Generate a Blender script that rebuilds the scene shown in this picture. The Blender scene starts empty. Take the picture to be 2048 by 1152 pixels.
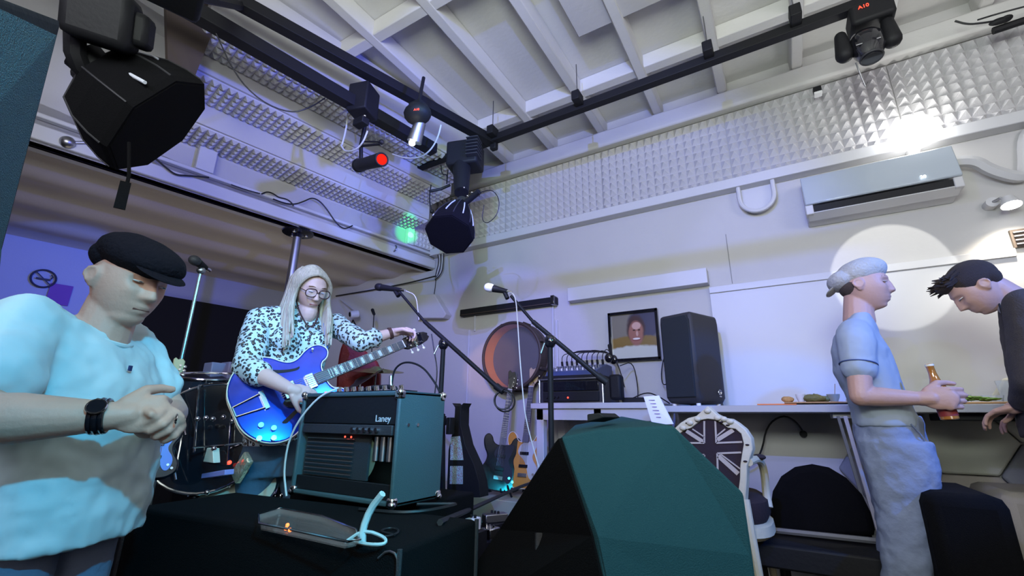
import bpy, math, random
import numpy as np
from mathutils import Vector as V, Matrix
random.seed(7)
SC = bpy.context.scene
COL = SC.collection
# ---------------------------------------------------------------- camera
FPX = 890.0
EYE = V((0, 0, 1.05))
_Y = V((559, -269, -890.)).normalized()
_X = V((1535, 246, 890.)); _X = (_X - _Y * _X.dot(_Y)).normalized()
_Z = _X.cross(_Y)
RW = Matrix((_X, _Y, _Z))
cam_d = bpy.data.cameras.new('camera'); cam = bpy.data.objects.new('camera', cam_d); COL.objects.link(cam)
cam.matrix_world = Matrix.Translation(EYE) @ RW.to_4x4()
cam_d.sensor_width = 36; cam_d.lens = FPX / 2048 * 36; cam_d.clip_start = 0.02; cam_d.clip_end = 60
SC.camera = cam
def ray(x, y): return RW @ V(((x - 1024) / FPX, -(y - 576) / FPX, -1))
def PD(x, y, d):
    r = ray(x, y); return EYE + r * (d / math.hypot(r.x, r.y))
def PY(x, y, yy):
    r = ray(x, y); return EYE + r * (yy / r.y)
def PZ(x, y, z):
    r = ray(x, y); return EYE + r * ((z - EYE.z) / r.z)
# ---------------------------------------------------------------- world, view
w = bpy.data.worlds.new('world'); SC.world = w; w.use_nodes = True
w.node_tree.nodes['Background'].inputs[0].default_value = (0.55, 0.55, 0.6, 1)
w.node_tree.nodes['Background'].inputs[1].default_value = 0.02
vs = SC.view_settings; vs.view_transform = 'Standard'; vs.look = 'None'; vs.exposure = -0.15; vs.gamma = 1.0; vs.use_curve_mapping = False
SC.display_settings.display_device = 'sRGB'
# ---------------------------------------------------------------- stage lights and added fills
def lamp_spot(name, loc, tgt, col, power, deg, blend=0.15, size=0.03):
    l = bpy.data.lights.new(name, 'SPOT'); l.color = col; l.energy = power; l.spot_size = math.radians(deg)
    l.spot_blend = blend; l.shadow_soft_size = size
    o = bpy.data.objects.new(name, l); COL.objects.link(o); o.location = loc
    o.rotation_euler = (V(tgt) - V(loc)).to_track_quat('-Z', 'Y').to_euler(); return o
def lamp_area(name, loc, tgt, col, power, sx, sy):
    l = bpy.data.lights.new(name, 'AREA'); l.shape = 'RECTANGLE'; l.size = sx; l.size_y = sy; l.color = col; l.energy = power
    o = bpy.data.objects.new(name, l); COL.objects.link(o); o.location = loc
    o.rotation_euler = (V(tgt) - V(loc)).to_track_quat('-Z', 'Y').to_euler(); return o
def lamp_point(name, loc, col, power, size=0.05):
    l = bpy.data.lights.new(name, 'POINT'); l.color = col; l.energy = power; l.shadow_soft_size = size
    o = bpy.data.objects.new(name, l); COL.objects.link(o); o.location = loc; return o
# area lamps added as unseen fill: soft neutral light bouncing off ceiling and walls
lamp_area('added_fill_up', (0.1, -0.7, 2.2), (-0.3, 1.3, 3.9), (0.90, 1.00, 0.93), 101, 1.0, 1.0)
lamp_area('added_fill_low', (1.6, -1.6, 1.5), (0.9, 3.6, 1.2), (1.00, 0.96, 0.92), 17, 1.5, 1.0)
lamp_area('added_fill_up_right', (2.2, 0.6, 2.5), (1.4, 1.6, 3.9), (0.95, 0.92, 1.00), 33, 1.0, 1.0)
lamp_spot('lavender_wash_left', (-0.9, 0.3, 2.6), (-2.45, 3.6, 1.45), (0.22, 0.18, 1.00), 230, 36, 0.3, 0.02)
lamp_area('added_fill_up_left', (-1.2, -1.3, 2.5), (-3.0, 2.0, 3.5), (0.85, 0.82, 1.0), 26, 0.8, 0.8)
# cyan stage spots from the right
CYAN = (0.07, 0.56, 1.0)
lamp_spot('cyan_spot_front', (1.5, -0.35, 2.75), (-1.55, 0.55, 1.0), (0.01, 0.58, 1.00), 410, 34, 0.4, 0.05)
lamp_spot('cyan_spot_woman', (1.2, 0.4, 3.1), (-1.9, 1.3, 1.25), (0.06, 0.62, 1.00), 190, 24, 0.4, 0.05)
lamp_spot('cyan_spot_low', (1.5, -0.1, 2.3), (-0.6, 1.35, 0.98), (0.02, 0.70, 1.00), 150, 30, 0.5, 0.05)
# lavender wash on the back wall, blue wash on the bulkhead
lamp_spot('lavender_wash', (-0.3, -0.6, 2.9), (-1.8, 3.6, 1.9), (0.11, 0.19, 1.00), 400, 68, 0.35, 0.006)
lamp_spot('lavender_wash_right', (-0.9, -0.2, 2.9), (0.7, 3.6, 1.55), (0.34, 0.36, 1.00), 85, 44, 0.3, 0.03)
lamp_spot('blue_wash_bulkhead', (0.3, 1.6, 2.3), (-3.5, 2.0, 2.9), (0.09, 0.13, 1.00), 420, 48, 0.6, 0.05)
lamp_spot('blue_key_man', (2.3, 1.5, 2.7), (0.45, 2.7, 1.3), (0.00, 0.20, 1.00), 420, 30, 0.3, 0.04)
lamp_spot('white_follow_spot', (0.76, 1.7, 3.0), PY(1782, 545, 3.59), (1.0, 1.0, 0.96), 130, 17, 0.03, 0.01)
# ---------------------------------------------------------------- materials
def mat(name, col, rough=0.6, metal=0.0, bump=0.0, scale=60.0, var=0.0, vscale=4.0, emit=None, estr=0.0, trans=0.0, sheen=0.0, coat=0.0, spec=0.5, stretch=None, alpha=None, ior=1.45):
    m = bpy.data.materials.new(name); m.use_nodes = True; nt = m.node_tree; b = nt.nodes['Principled BSDF']
    b.inputs['Base Color'].default_value = (*col, 1); b.inputs['Roughness'].default_value = rough
    b.inputs['Metallic'].default_value = metal; b.inputs['Specular IOR Level'].default_value = spec
    b.inputs['Coat Weight'].default_value = coat; b.inputs['Sheen Weight'].default_value = sheen
    b.inputs['Transmission Weight'].default_value = trans; b.inputs['IOR'].default_value = ior
    if alpha is not None: b.inputs['Alpha'].default_value = alpha
    if emit: b.inputs['Emission Color'].default_value = (*emit, 1); b.inputs['Emission Strength'].default_value = estr
    tc = nt.nodes.new('ShaderNodeTexCoord'); mp = nt.nodes.new('ShaderNodeMapping'); nt.links.new(tc.outputs['Object'], mp.inputs[0])
    if stretch: mp.inputs['Scale'].default_value = stretch
    if var > 0:
        n = nt.nodes.new('ShaderNodeTexNoise'); n.inputs['Scale'].default_value = vscale; n.inputs['Detail'].default_value = 4
        nt.links.new(mp.outputs[0], n.inputs['Vector'])
        mx = nt.nodes.new('ShaderNodeMix'); mx.data_type = 'RGBA'
        mx.inputs[6].default_value = (*[c * (1 - var) for c in col], 1); mx.inputs[7].default_value = (*[min(1, c * (1 + var)) for c in col], 1)
        nt.links.new(n.outputs['Fac'], mx.inputs[0]); nt.links.new(mx.outputs[2], b.inputs['Base Color'])
    if bump > 0:
        n = nt.nodes.new('ShaderNodeTexNoise'); n.inputs['Scale'].default_value = scale; n.inputs['Detail'].default_value = 3
        nt.links.new(mp.outputs[0], n.inputs['Vector'])
        bp = nt.nodes.new('ShaderNodeBump'); bp.inputs['Strength'].default_value = bump; bp.inputs['Distance'].default_value = 0.01
        nt.links.new(n.outputs['Fac'], bp.inputs['Height']); nt.links.new(bp.outputs[0], b.inputs['Normal'])
    return m
M = {}
M['wall'] = mat('wall_paint', (0.50, 0.49, 0.48), 0.75, bump=0.12, scale=25, var=0.03)
M['ceil'] = mat('ceiling_paint', (0.60, 0.59, 0.57), 0.8, bump=0.15, scale=30, var=0.04)
M['alcove'] = mat('alcove_paint', (0.50, 0.45, 0.42), 0.8, bump=0.1, var=0.05)
M['foam'] = mat('acoustic_foam', (0.56, 0.55, 0.56), 0.9, bump=0.3, scale=120)
M['trunk'] = mat('white_plastic', (0.55, 0.55, 0.56), 0.4)
M['acw'] = mat('glossy_white_plastic', (0.40, 0.45, 0.50), 0.12, coat=0.6)
M['black'] = mat('matte_black', (0.009, 0.009, 0.011), 0.6, bump=0.1, spec=0.3)
M['blackg'] = mat('gloss_black', (0.008, 0.008, 0.012), 0.12, coat=0.8)
M['blackfab'] = mat('black_fabric', (0.004, 0.004, 0.005), 0.95, bump=0.4, scale=300, spec=0.15)
M['speakerside'] = mat('textured_black_paint', (0.030, 0.030, 0.034), 0.55, bump=0.25, scale=250)
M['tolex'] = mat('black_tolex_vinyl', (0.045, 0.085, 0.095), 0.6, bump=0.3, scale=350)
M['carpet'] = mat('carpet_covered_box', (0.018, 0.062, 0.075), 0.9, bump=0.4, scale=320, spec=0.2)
M['grille'] = mat('speaker_grille_cloth', (0.02, 0.025, 0.03), 0.9, bump=0.5, scale=400)
M['chrome'] = mat('chrome', (0.75, 0.75, 0.78), 0.12, metal=1.0)
M['steel'] = mat('brushed_steel', (0.4, 0.4, 0.42), 0.35, metal=1.0)
M['floor'] = mat('dark_floor', (0.02, 0.02, 0.022), 0.5, bump=0.1, var=0.2)
M['stage'] = mat('black_stage_carpet', (0.008, 0.008, 0.01), 0.9, bump=0.4, scale=200, spec=0.2)
M['wood'] = mat('light_wood_board', (0.48, 0.28, 0.13), 0.5, var=0.2, vscale=6, stretch=(1, 8, 8))
M['brown'] = mat('dark_brown_board', (0.05, 0.035, 0.028), 0.6, var=0.2)
M['counter'] = mat('grey_worktop', (0.42, 0.43, 0.46), 0.35, var=0.04)
M['ledge'] = mat('pale_plywood_ledge', (0.40, 0.36, 0.27), 0.5, var=0.15, vscale=3)
M['skin'] = mat('skin', (0.56, 0.34, 0.26), 0.5, bump=0.12, scale=90, var=0.08, vscale=9)
M['skinl'] = mat('fair_skin', (0.60, 0.42, 0.36), 0.5, bump=0.08, scale=90, var=0.06, vscale=9)
M['glass'] = mat('clear_glass', (0.9, 0.95, 0.95), 0.03, trans=1.0, spec=0.5)
M['white'] = mat('white_matte', (0.75, 0.75, 0.76), 0.6)
M['lens'] = mat('lamp_lens', (0.9, 0.95, 1), 0.1, emit=(0.95, 0.98, 1), estr=6)
M['cable'] = mat('black_cable', (0.01, 0.01, 0.012), 0.5)
M['wcable'] = mat('white_cable', (0.55, 0.55, 0.55), 0.5)
# ---------------------------------------------------------------- mesh builder
ORG = {}
def frame_from(d, up=V((0, 0, 1))):
    d = d.normalized()
    if abs(d.dot(up)) > 0.98: up = V((0, 1, 0)) if abs(d.y) < 0.9 else V((1, 0, 0))
    a = up.cross(d).normalized(); b = d.cross(a); return a, b, d
class MB:
    def __init__(s): s.v = []; s.f = []
    def add(s, vs, fs):
        n = len(s.v); s.v += [V(p) for p in vs]; s.f += [tuple(i + n for i in f) for f in fs]; return s
    def box(s, c, d, rot=None, taper=1.0):
        c = V(c); x, y, z = d[0] / 2, d[1] / 2, d[2] / 2; r = rot if rot is not None else Matrix.Identity(3); t = taper
        ps = [(-x, -y, -z), (x, -y, -z), (x, y, -z), (-x, y, -z), (-x * t, -y * t, z), (x * t, -y * t, z), (x * t, y * t, z), (-x * t, y * t, z)]
        return s.add([c + r @ V(p) for p in ps], [(0, 3, 2, 1), (4, 5, 6, 7), (0, 1, 5, 4), (1, 2, 6, 5), (2, 3, 7, 6), (3, 0, 4, 7)])
    def bb(s, a, b): return s.box([(a[i] + b[i]) / 2 for i in range(3)], [abs(b[i] - a[i]) for i in range(3)])
    def rings(s, rs, caps=True):
        n = len(rs[0]); vs = [p for r in rs for p in r]; fs = []
        for k in range(len(rs) - 1):
            for i in range(n):
                j = (i + 1) % n; fs.append((k * n + i, k * n + j, (k + 1) * n + j, (k + 1) * n + i))
        if caps: fs.append(tuple(reversed(range(n)))); fs.append(tuple((len(rs) - 1) * n + i for i in range(n)))
        return s.add(vs, fs)
    def tube(s, pts, r, n=8, smooth=0):
        pts = [V(p) for p in pts]
        for _ in range(smooth):
            q = [pts[0]]
            for a, b in zip(pts, pts[1:]): q += [a * .75 + b * .25, a * .25 + b * .75]
            q.append(pts[-1]); pts = q
        rr = r if isinstance(r, (list, tuple)) else None
        rs = []; a = None
        for i, p in enumerate(pts):
            d = (pts[min(i + 1, len(pts) - 1)] - pts[max(i - 1, 0)])
            if d.length < 1e-9: d = V((0, 0, 1))
            d.normalize()
            if a is None: a, b, _ = frame_from(d)
            else:
                a = a - d * a.dot(d)
                if a.length < 1e-6: a, _, _ = frame_from(d)
                a.normalize()
            b = d.cross(a)
            if rr:
                t = i / (len(pts) - 1) * (len(rr) - 1); k = min(int(t), len(rr) - 2); R = rr[k] * (1 - (t - k)) + rr[k + 1] * (t - k)
            else: R = r
            rs.append([p + a * (R * math.cos(2 * math.pi * j / n)) + b * (R * math.sin(2 * math.pi * j / n)) for j in range(n)])
        return s.rings(rs)
    def cyl(s, a, b, r, r2=None, n=20): return s.tube([a, b], [r, r if r2 is None else r2], n)
    def ell(s, c, rad, rot=None, n=16, m=10):
        c = V(c); rot = rot if rot is not None else Matrix.Identity(3); vs = []; fs = []
        for i in range(1, m):
            t = math.pi * i / m
            for j in range(n):
                p = 2 * math.pi * j / n; vs.append(c + rot @ V((rad[0] * math.sin(t) * math.cos(p), rad[1] * math.sin(t) * math.sin(p), rad[2] * math.cos(t))))
        top = len(vs); vs.append(c + rot @ V((0, 0, rad[2]))); vs.append(c - rot @ V((0, 0, rad[2])))
        for i in range(m - 2):
            for j in range(n):
                k = (j + 1) % n; fs.append((i * n + j, (i + 1) * n + j, (i + 1) * n + k, i * n + k))
        for j in range(n):
            k = (j + 1) % n; fs.append((top, j, k)); fs.append((top + 1, (m - 2) * n + k, (m - 2) * n + j))
        return s.add(vs, fs)
    def cap(s, a, b, ra, rb, n=16):          # tapered capsule
        a, b = V(a), V(b); u, v, d = frame_from(b - a); L = (b - a).length; rs = []
        for k in range(5):
            t = math.pi / 2 * (1 - k / 4.0) ; rs.append((a - d * ra * math.sin(t), max(ra * math.cos(t), 0.0003)))
        for k in range(1, 6):
            q = k / 6.0; rs.append((a + d * L * q, ra * (1 - q) + rb * q))
        for k in range(5):
            t = math.pi / 2 * k / 4.0; rs.append((b + d * rb * math.sin(t), max(rb * math.cos(t), 0.0003)))
        return s.rings([[p + u * (R * math.cos(2 * math.pi * j / n)) + v * (R * math.sin(2 * math.pi * j / n)) for j in range(n)] for p, R in rs])
    def chain(s, pts, rs, n=16):
        for i in range(len(pts) - 1): s.cap(pts[i], pts[i + 1], rs[i], rs[i + 1], n)
        return s
    def prism(s, poly, o, u, v, w):          # polygon in (u,v), extruded by vector w
        o, u, v, w = V(o), V(u), V(v), V(w); n = len(poly)
        a = [o + u * p[0] + v * p[1] for p in poly]; vs = a + [p + w for p in a]
        fs = [tuple(reversed(range(n))), tuple(range(n, 2 * n))] + [(i, (i + 1) % n, n + (i + 1) % n, n + i) for i in range(n)]
        return s.add(vs, fs)
    def lathe(s, prof, o, axis=(0, 0, 1), n=28, caps=True):
        o = V(o); a, b, d = frame_from(V(axis))
        return s.rings([[o + d * z + a * (max(r, 1e-4) * math.cos(2 * math.pi * j / n)) + b * (max(r, 1e-4) * math.sin(2 * math.pi * j / n)) for j in range(n)] for r, z in prof], caps)
    def torus(s, c, R, r, axis, n=36, m=8, arc=None):
        a, b, d = frame_from(V(axis)); c = V(c); vs = []; fs = []
        for i in range(n):
            t = 2 * math.pi * i / n; e = a * math.cos(t) + b * math.sin(t)
            for j in range(m):
                p = 2 * math.pi * j / m; vs.append(c + e * (R + r * math.cos(p)) + d * (r * math.sin(p)))
        for i in range(n):
            for j in range(m):
                fs.append((i * m + j, ((i + 1) % n) * m + j, ((i + 1) % n) * m + (j + 1) % m, i * m + (j + 1) % m))
        return s.add(vs, fs)
    def build(s, name, m, parent=None, bevel=0, smooth=True, remesh=0, sm=0, disp=None, angle=35, subsurf=0, solid=0):
        me = bpy.data.meshes.new(name); org = ORG.get(parent.name, V((0, 0, 0))) if parent else V((0, 0, 0))
        me.from_pydata([tuple(p - org) for p in s.v], [], s.f); me.materials.append(m)
        import bmesh
        bm = bmesh.new(); bm.from_mesh(me); bmesh.ops.recalc_face_normals(bm, faces=bm.faces); bm.to_mesh(me); bm.free()
        if smooth:
            for p in me.polygons: p.use_smooth = True
            if not remesh:
                try: me.set_sharp_from_angle(angle=math.radians(angle))
                except Exception: pass
        o = bpy.data.objects.new(name, me); COL.objects.link(o)
        if parent: o.parent = parent; ORG[o.name] = org
        else: ORG[o.name] = V((0, 0, 0))
        if remesh:
            r = o.modifiers.new('r', 'REMESH'); r.mode = 'VOXEL'; r.voxel_size = remesh; r.use_smooth_shade = True
        if sm: q = o.modifiers.new('s', 'SMOOTH'); q.factor = 0.5; q.iterations = sm
        if disp:
            t = bpy.data.textures.new(name, 'CLOUDS'); t.noise_scale = disp[0]; q = o.modifiers.new('d', 'DISPLACE'); q.texture = t; q.strength = disp[1]; q.mid_level = 0.5; q.texture_coords = 'LOCAL'
        if solid: q = o.modifiers.new('so', 'SOLIDIFY'); q.thickness = solid; q.offset = 0
        if subsurf: q = o.modifiers.new('ss', 'SUBSURF'); q.levels = subsurf; q.render_levels = subsurf
        if bevel: q = o.modifiers.new('b', 'BEVEL'); q.width = bevel; q.segments = 2; q.limit_method = 'ANGLE'; q.angle_limit = math.radians(40)
        return o
def tag(o, label, cat, group=None, kind=None):
    o['label'] = label; o['category'] = cat
    if group: o['group'] = group
    if kind: o['kind'] = kind
    return o
def thing(name, loc, label, cat, group=None):
    o = bpy.data.objects.new(name, None); COL.objects.link(o); o.location = loc; o.empty_display_size = 0.05
    ORG[o.name] = V(loc); return tag(o, label, cat, group)
def struct(o): o['kind'] = 'structure'; return o
def dup(root, loc, rotz=None, label=None, group=None):
    r = root.copy(); COL.objects.link(r); r.location = loc; ORG[r.name] = V(loc)
    if rotz is not None: r.rotation_euler = (0, 0, rotz)
    if label: r['label'] = label
    if group: r['group'] = group
    for ch in list(root.children):
        c = ch.copy(); COL.objects.link(c); c.parent = r
        for g in list(ch.children): d = g.copy(); COL.objects.link(d); d.parent = c
    return r
def rotm(fwd, up=(0, 0, 1)):      # columns: right, forward, up
    f = V(fwd).normalized(); r = f.cross(V(up)).normalized(); u = r.cross(f); return Matrix((r, f, u)).transposed()
# ================================================================ SETTING
YW = 3.6; ZC = 3.80; ZB = 3.66
LA = V((-3.22, 3.6, 0)); LB = V((-3.74, 0.53, 0)); LD = (LB - LA).normalized(); LN = V((-LD.y, LD.x, 0))
if LN.x < 0: LN = -LN                                # points into the room
struct(MB().bb((-7.5, -4.2, -0.1), (4.2, 3.6, 0)).build('floor', M['floor']))
struct(MB().bb((-7.5, YW, 0), (4.2, YW + 0.15, 4.0)).build('wall_back', M['wall']))
struct(MB().bb((3.9, -4.2, 0), (4.05, 3.6, 4.0)).build('wall_right', M['wall']))
struct(MB().bb((-7.5, -4.2, 0), (4.2, -4.05, 4.0)).build('wall_front', M['wall']))
struct(MB().bb((-7.5, -4.2, ZC), (4.2, 3.75, ZC + 0.15)).build('ceiling', M['ceil']))
# bulkhead wall on the left above the alcove
E1 = LA + LD * 8.2
def lpt(s, off, z): p = LA + LD * s + LN * off; return V((p.x, p.y, z))
struct(MB().prism([(0, 2.65), (8.2, 2.65), (8.2, 3.85), (0, 3.85)], LA, LD, (0, 0, 1), -LN * 0.15).build('wall_left', M['wall']))
# alcove ceiling (rolling ribs running along the bulkhead) and alcove rear wall
prof = []; n = 120
for i in range(n + 1):
    t = i / n * 3.6; ph = (t % 0.62) / 0.62
    prof.append((t, 2.65 - 0.0 + 0.055 * (0.5 - 0.5 * math.cos(2 * math.pi * ph)) if t > 0.1 else 2.65))
prof += [(3.6, 3.0), (0, 3.0)]
struct(MB().prism([(-p[0], p[1]) for p in prof], LA - LD * 0.8, LN, (0, 0, 1), LD * 9).build('ceiling_alcove', M['alcove'], angle=60))
q = LA - LN * 2.35
M['wallblue'] = mat('blue_grey_paint', (0.34, 0.36, 0.5), 0.8, bump=0.1)
struct(MB().prism([(-0.5, 0), (8, 0), (8, 2.75), (-0.5, 2.75)], q, LD, (0, 0, 1), -LN * 0.12).build('wall_alcove', M['wallblue']))
# stage platform
struct(MB().bb((-7.3, 0.75, 0), (-0.85, 3.6, 0.3)).build('floor_stage', M['stage']))
# ceiling beams running toward the back wall, cross beams between them
for i in range(16):
    x = -2.25 + 0.524 * i - 2 * 0.524
    y0 = -4.0 if x > -3.0 else 0
    struct(MB().bb((x, y0, ZB), (x + 0.075, 3.6, ZC)).build('trim_%d' % (i + 1), M['ceil'], bevel=0.008))
struct(MB().bb((-3.6, 1.64, ZB + 0.004), (4, 1.72, ZC)).build('trim_20', M['ceil'], bevel=0.008))
struct(MB().bb((-3.2, 2.93, ZB + 0.02), (4, 3.02, ZC)).build('trim_21', M['ceil'], bevel=0.008))
# boxed soffit under the ceiling
struct(MB().bb((-0.93, 0.4, 3.68), (0.9, 2.42, 3.80)).build('trim_22', M['wall'], bevel=0.006))
# fascia band along the top of the back wall
struct(MB().bb((-3.2, 3.50, 3.50), (4, 3.6, 3.66)).build('trim_23', M['ceil'], bevel=0.02))
# white ledge trunking under the foam
struct(MB().bb((-3.2, 3.50, 2.785), (3.9, 3.6, 2.865)).build('trim_24', M['trunk'], bevel=0.006))
# lower wall panel and its top rail
struct(MB().bb((-0.40, 3.575, 1.14), (3.9, 3.6, 1.985)).build('trim_25', M['trunk'], bevel=0.002))
struct(MB().bb((-0.40, 3.56, 1.985), (1.25, 3.6, 2.035)).build('trim_26', M['trunk'], bevel=0.003))
M['seam'] = mat('dark_seam', (0.2, 0.2, 0.2), 0.9)
struct(MB().bb((-0.24, 3.596, 2.05), (-0.236, 3.6, 2.45)).build('trim_27', M['seam']))
# stepped underside of the seating tribune above the bulkhead
z0 = [3.04, 3.22, 3.36, 3.62]; o0 = [0.0, 0.33, 0.66, 1.01]
S0, S1 = 0.36, 2.62
mb = MB()
for i, (z, o) in enumerate(zip(z0, o0)):
    if i: mb.prism([(S0, z0[i - 1]), (S1, z0[i - 1]), (S1, 3.78), (S0, 3.78)], LA + LN * o0[i - 1], LD, (0, 0, 1), LN * (o - o0[i - 1]))
struct(mb.build('ceiling_steps', M['wall'], bevel=0.004, smooth=False))
struct(MB().prism([(0.0, 2.66), (3.6, 2.66), (3.6, 2.76), (0.0, 2.76)], LA + LN * 0.002, LD, (0, 0, 1), LN * 0.035).build('trim_30', M['trunk'], bevel=0.008))
struct(MB().prism([(0.0, 2.80), (3.6, 2.80), (3.6, 2.83), (0.0, 2.83)], LA + LN * 0.002, LD, (0, 0, 1), LN * 0.05).build('trim_31', M['trunk'], bevel=0.008))
struct(MB().prism([(S0 - 0.03, 2.83), (S0 + 0.05, 2.83), (S0 + 0.05, 3.04), (S0 - 0.03, 3.04)], LA + LN * 0.002, LD, (0, 0, 1), LN * 0.06).build('trim_32', M['trunk'], bevel=0.006))
struct(MB().prism([(S1 - 0.40, 2.83), (S1 - 0.28, 2.83), (S1 - 0.28, 3.04), (S1 - 0.40, 3.04)], LA + LN * 0.002, LD, (0, 0, 1), LN * 0.06).build('trim_33', M['trunk'], bevel=0.006))
# ---- pyramid foam sheets
def foam(o, u, v, w, nu, nv, pu, pv, h, name='acoustic_foam_panel'):
    mb = MB(); o, u, v, w = V(o), V(u), V(v), V(w); b = 0.012
    for i in range(nu):
        for j in range(nv):
            a = o + u * (i * pu) + v * (j * pv) + w * b
            mb.add([a, a + u * pu, a + u * pu + v * pv, a + v * pv, a + u * pu / 2 + v * pv / 2 + w * h], [(0, 1, 4), (1, 2, 4), (2, 3, 4), (3, 0, 4)])
    a = o; U = u * (nu * pu); Vv = v * (nv * pv)
    mb.add([a, a + U, a + U + Vv, a + Vv, a + w * b, a + U + w * b, a + U + Vv + w * b, a + Vv + w * b], [(0, 3, 2, 1), (0, 1, 5, 4), (1, 2, 6, 5), (2, 3, 7, 6), (3, 0, 4, 7)])
    return mb.build(name, M['foam'], smooth=False)
lab = ['in the corner behind the octagonal softbox', 'above the narrow black wall lamp', 'above the white box lamp, left of the duct loop', 'above the air conditioner, behind the glaring globe lamp', 'at the right end above the small wall spotlight', 'beyond the right picture edge']
xs = [-3.18, -2.26, -1.20, -0.13, 0.93, 1.99]
for i in range(5):
    nu = 14 if i == 0 else 16
    tag(foam((xs[i], 3.6, 2.868), (1, 0, 0), (0, 0, 1), (0, -1, 0), nu, 9, (xs[i + 1] - xs[i] - 0.006) / nu, 0.0695, 0.055),
        'grey pyramid foam sheet ' + lab[i], 'acoustic foam', 'foam sheets along the top of the back wall')
U = LD
for k in range(3):
    z = z0[k]; o = LA + LN * (o0[k] + 0.0) + V((0, 0, z)); n = 44
    oo = foam(o + LD * S0, LD, LN, V((0, 0, -1)), n, 5, (S1 - S0) / n, (o0[k + 1] - o0[k] - 0.02) / 5, 0.024)
    tag(oo, 'long grey pyramid foam strip under the stepped ceiling, ' + ['lowest of the three', 'middle of the three', 'topmost of the three'][k], 'acoustic foam', 'foam strips under the stepped ceiling')
oo = foam(LA + LN * 0.003 + V((0, 0, 2.86)) + LD * 0.03, LD, (0, 0, 1), LN, 6, 6, 0.05, 0.06, 0.022)
tag(oo, 'small foam sheet at the corner end of the bulkhead beside the softbox', 'acoustic foam')
# ================================================================ helpers for small things
def text(name, s, size, loc, right, up, m, parent, ext=0.0008):
    cu = bpy.data.curves.new(name, 'FONT'); cu.body = s; cu.size = size; cu.extrude = ext; cu.align_x = 'CENTER'; cu.align_y = 'CENTER'
    t = bpy.data.objects.new(name, cu); COL.objects.link(t); dg = bpy.context.evaluated_depsgraph_get(); dg.update()
    me = bpy.data.meshes.new_from_object(t.evaluated_get(dg)); bpy.data.objects.remove(t)
    me.materials.clear(); me.materials.append(m); o = bpy.data.objects.new(name, me); COL.objects.link(o)
    r = V(right).normalized(); u = V(up).normalized(); nn = r.cross(u)
    mt = Matrix((r, u, nn)).transposed().to_4x4(); mt.translation = V(loc) - (ORG.get(parent.name, V()) if parent else V())
    me.transform(mt); o.parent = parent; return o
def cable(pts, r, label, m=None, sm=2, name='cable', cat='cable', group=None):
    return tag(MB().tube(pts, r, 6, smooth=sm).build(name, m or M['cable'], smooth=True), label, cat, group)
def subtube(name, pts, r, m, parent, sm=2): return MB().tube(pts, r, 6, smooth=sm).build(name, m, parent)
# ================================================================ BACK WALL ITEMS
# air conditioner
ac = thing('air_conditioner', (0.68, 3.6, 2.39), 'white split air conditioner on the wall under the bright globe lamp', 'air conditioner')
def xprism(prof, x0, x1): return MB().prism([(p[0], p[1]) for p in prof], (x0, 0, 0), (0, 1, 0), (0, 0, 1), (x1 - x0, 0, 0))
xprism([(3.598, 2.71), (3.44, 2.70), (3.415, 2.66), (3.47, 2.47), (3.50, 2.40), (3.598, 2.385)], 0.295, 1.065).build('body', M['trunk'], ac, bevel=0.008)
xprism([(3.425, 2.695), (3.41, 2.69), (3.375, 2.475), (3.39, 2.468), (3.42, 2.60)], 0.285, 1.075).build('front_panel', M['acw'], ac, bevel=0.006)
M['slot'] = mat('dark_opening', (0.004, 0.004, 0.006), 0.7)
xprism([(3.47, 2.466), (3.40, 2.464), (3.405, 2.42), (3.48, 2.405)], 0.33, 1.035).build('air_outlet', M['slot'], ac)
xprism([(3.40, 2.420), (3.395, 2.412), (3.49, 2.388), (3.50, 2.398)], 0.295, 1.065).build('louvre', M['trunk'], ac, bevel=0.004)
for x in (0.305, 1.055): MB().box((x, 3.43, 2.44), (0.045, 0.075, 0.07)).build('end_cheek', M['trunk'], ac, bevel=0.006)
M['led'] = mat('white_led_digits', (0.9, 0.95, 1), 0.4, emit=(0.85, 0.95, 1), estr=4)
text('display_digits', '20', 0.03, (0.90, 3.372, 2.505), (1, 0, 0), (0, 0.17, 1), M['led'], ac)
MB().box((0.88, 3.384, 2.515), (0.19, 0.004, 0.028), Matrix.Rotation(-0.16, 3, 'X')).build('display_strip', M['acw'], ac, bevel=0.003)
# pipe cover hose leaving the unit
pts = [(1.08, 3.50, 2.62), (1.18, 3.50, 2.60), (1.24, 3.52, 2.52), (1.36, 3.54, 2.44), (1.40, 3.56, 2.50), (1.44, 3.56, 2.72), (1.5, 3.55, 2.76), (2.2, 3.55, 2.76)]
cable(pts, 0.035, 'white insulated pipe curving from the air conditioner up along the ledge', M['trunk'], name='insulated_pipe', cat='pipe')
# duct loop hanging below the ledge
c = PY(1510, 372, 3.5); r = 0.115
pl = [(c.x - r, 3.53, 2.80), (c.x - r, 3.53, 2.70)] + [(c.x - r * math.cos(math.pi * k / 10), 3.53, 2.68 - r * 1.0 * math.sin(math.pi * k / 10)) for k in range(11)] + [(c.x + r, 3.53, 2.72), (c.x + r, 3.53, 2.80)]
mb = MB().tube(pl, 0.016, 8, smooth=1)
tag(mb.build('pipe_loop', M['trunk']), 'white U-shaped pipe loop hanging below the ledge left of the air conditioner', 'pipe')
pl2 = [((p[0] - c.x) * 0.9, p[2]) for p in pl]
tag(MB().prism(pl2, (c.x, 3.585, 0), (1, 0, 0), (0, 0, 1), (0, 0.014, 0)).build('cover_plate', M['trunk']), 'flat white rounded plate on the wall inside the pipe loop', 'plate')
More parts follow.
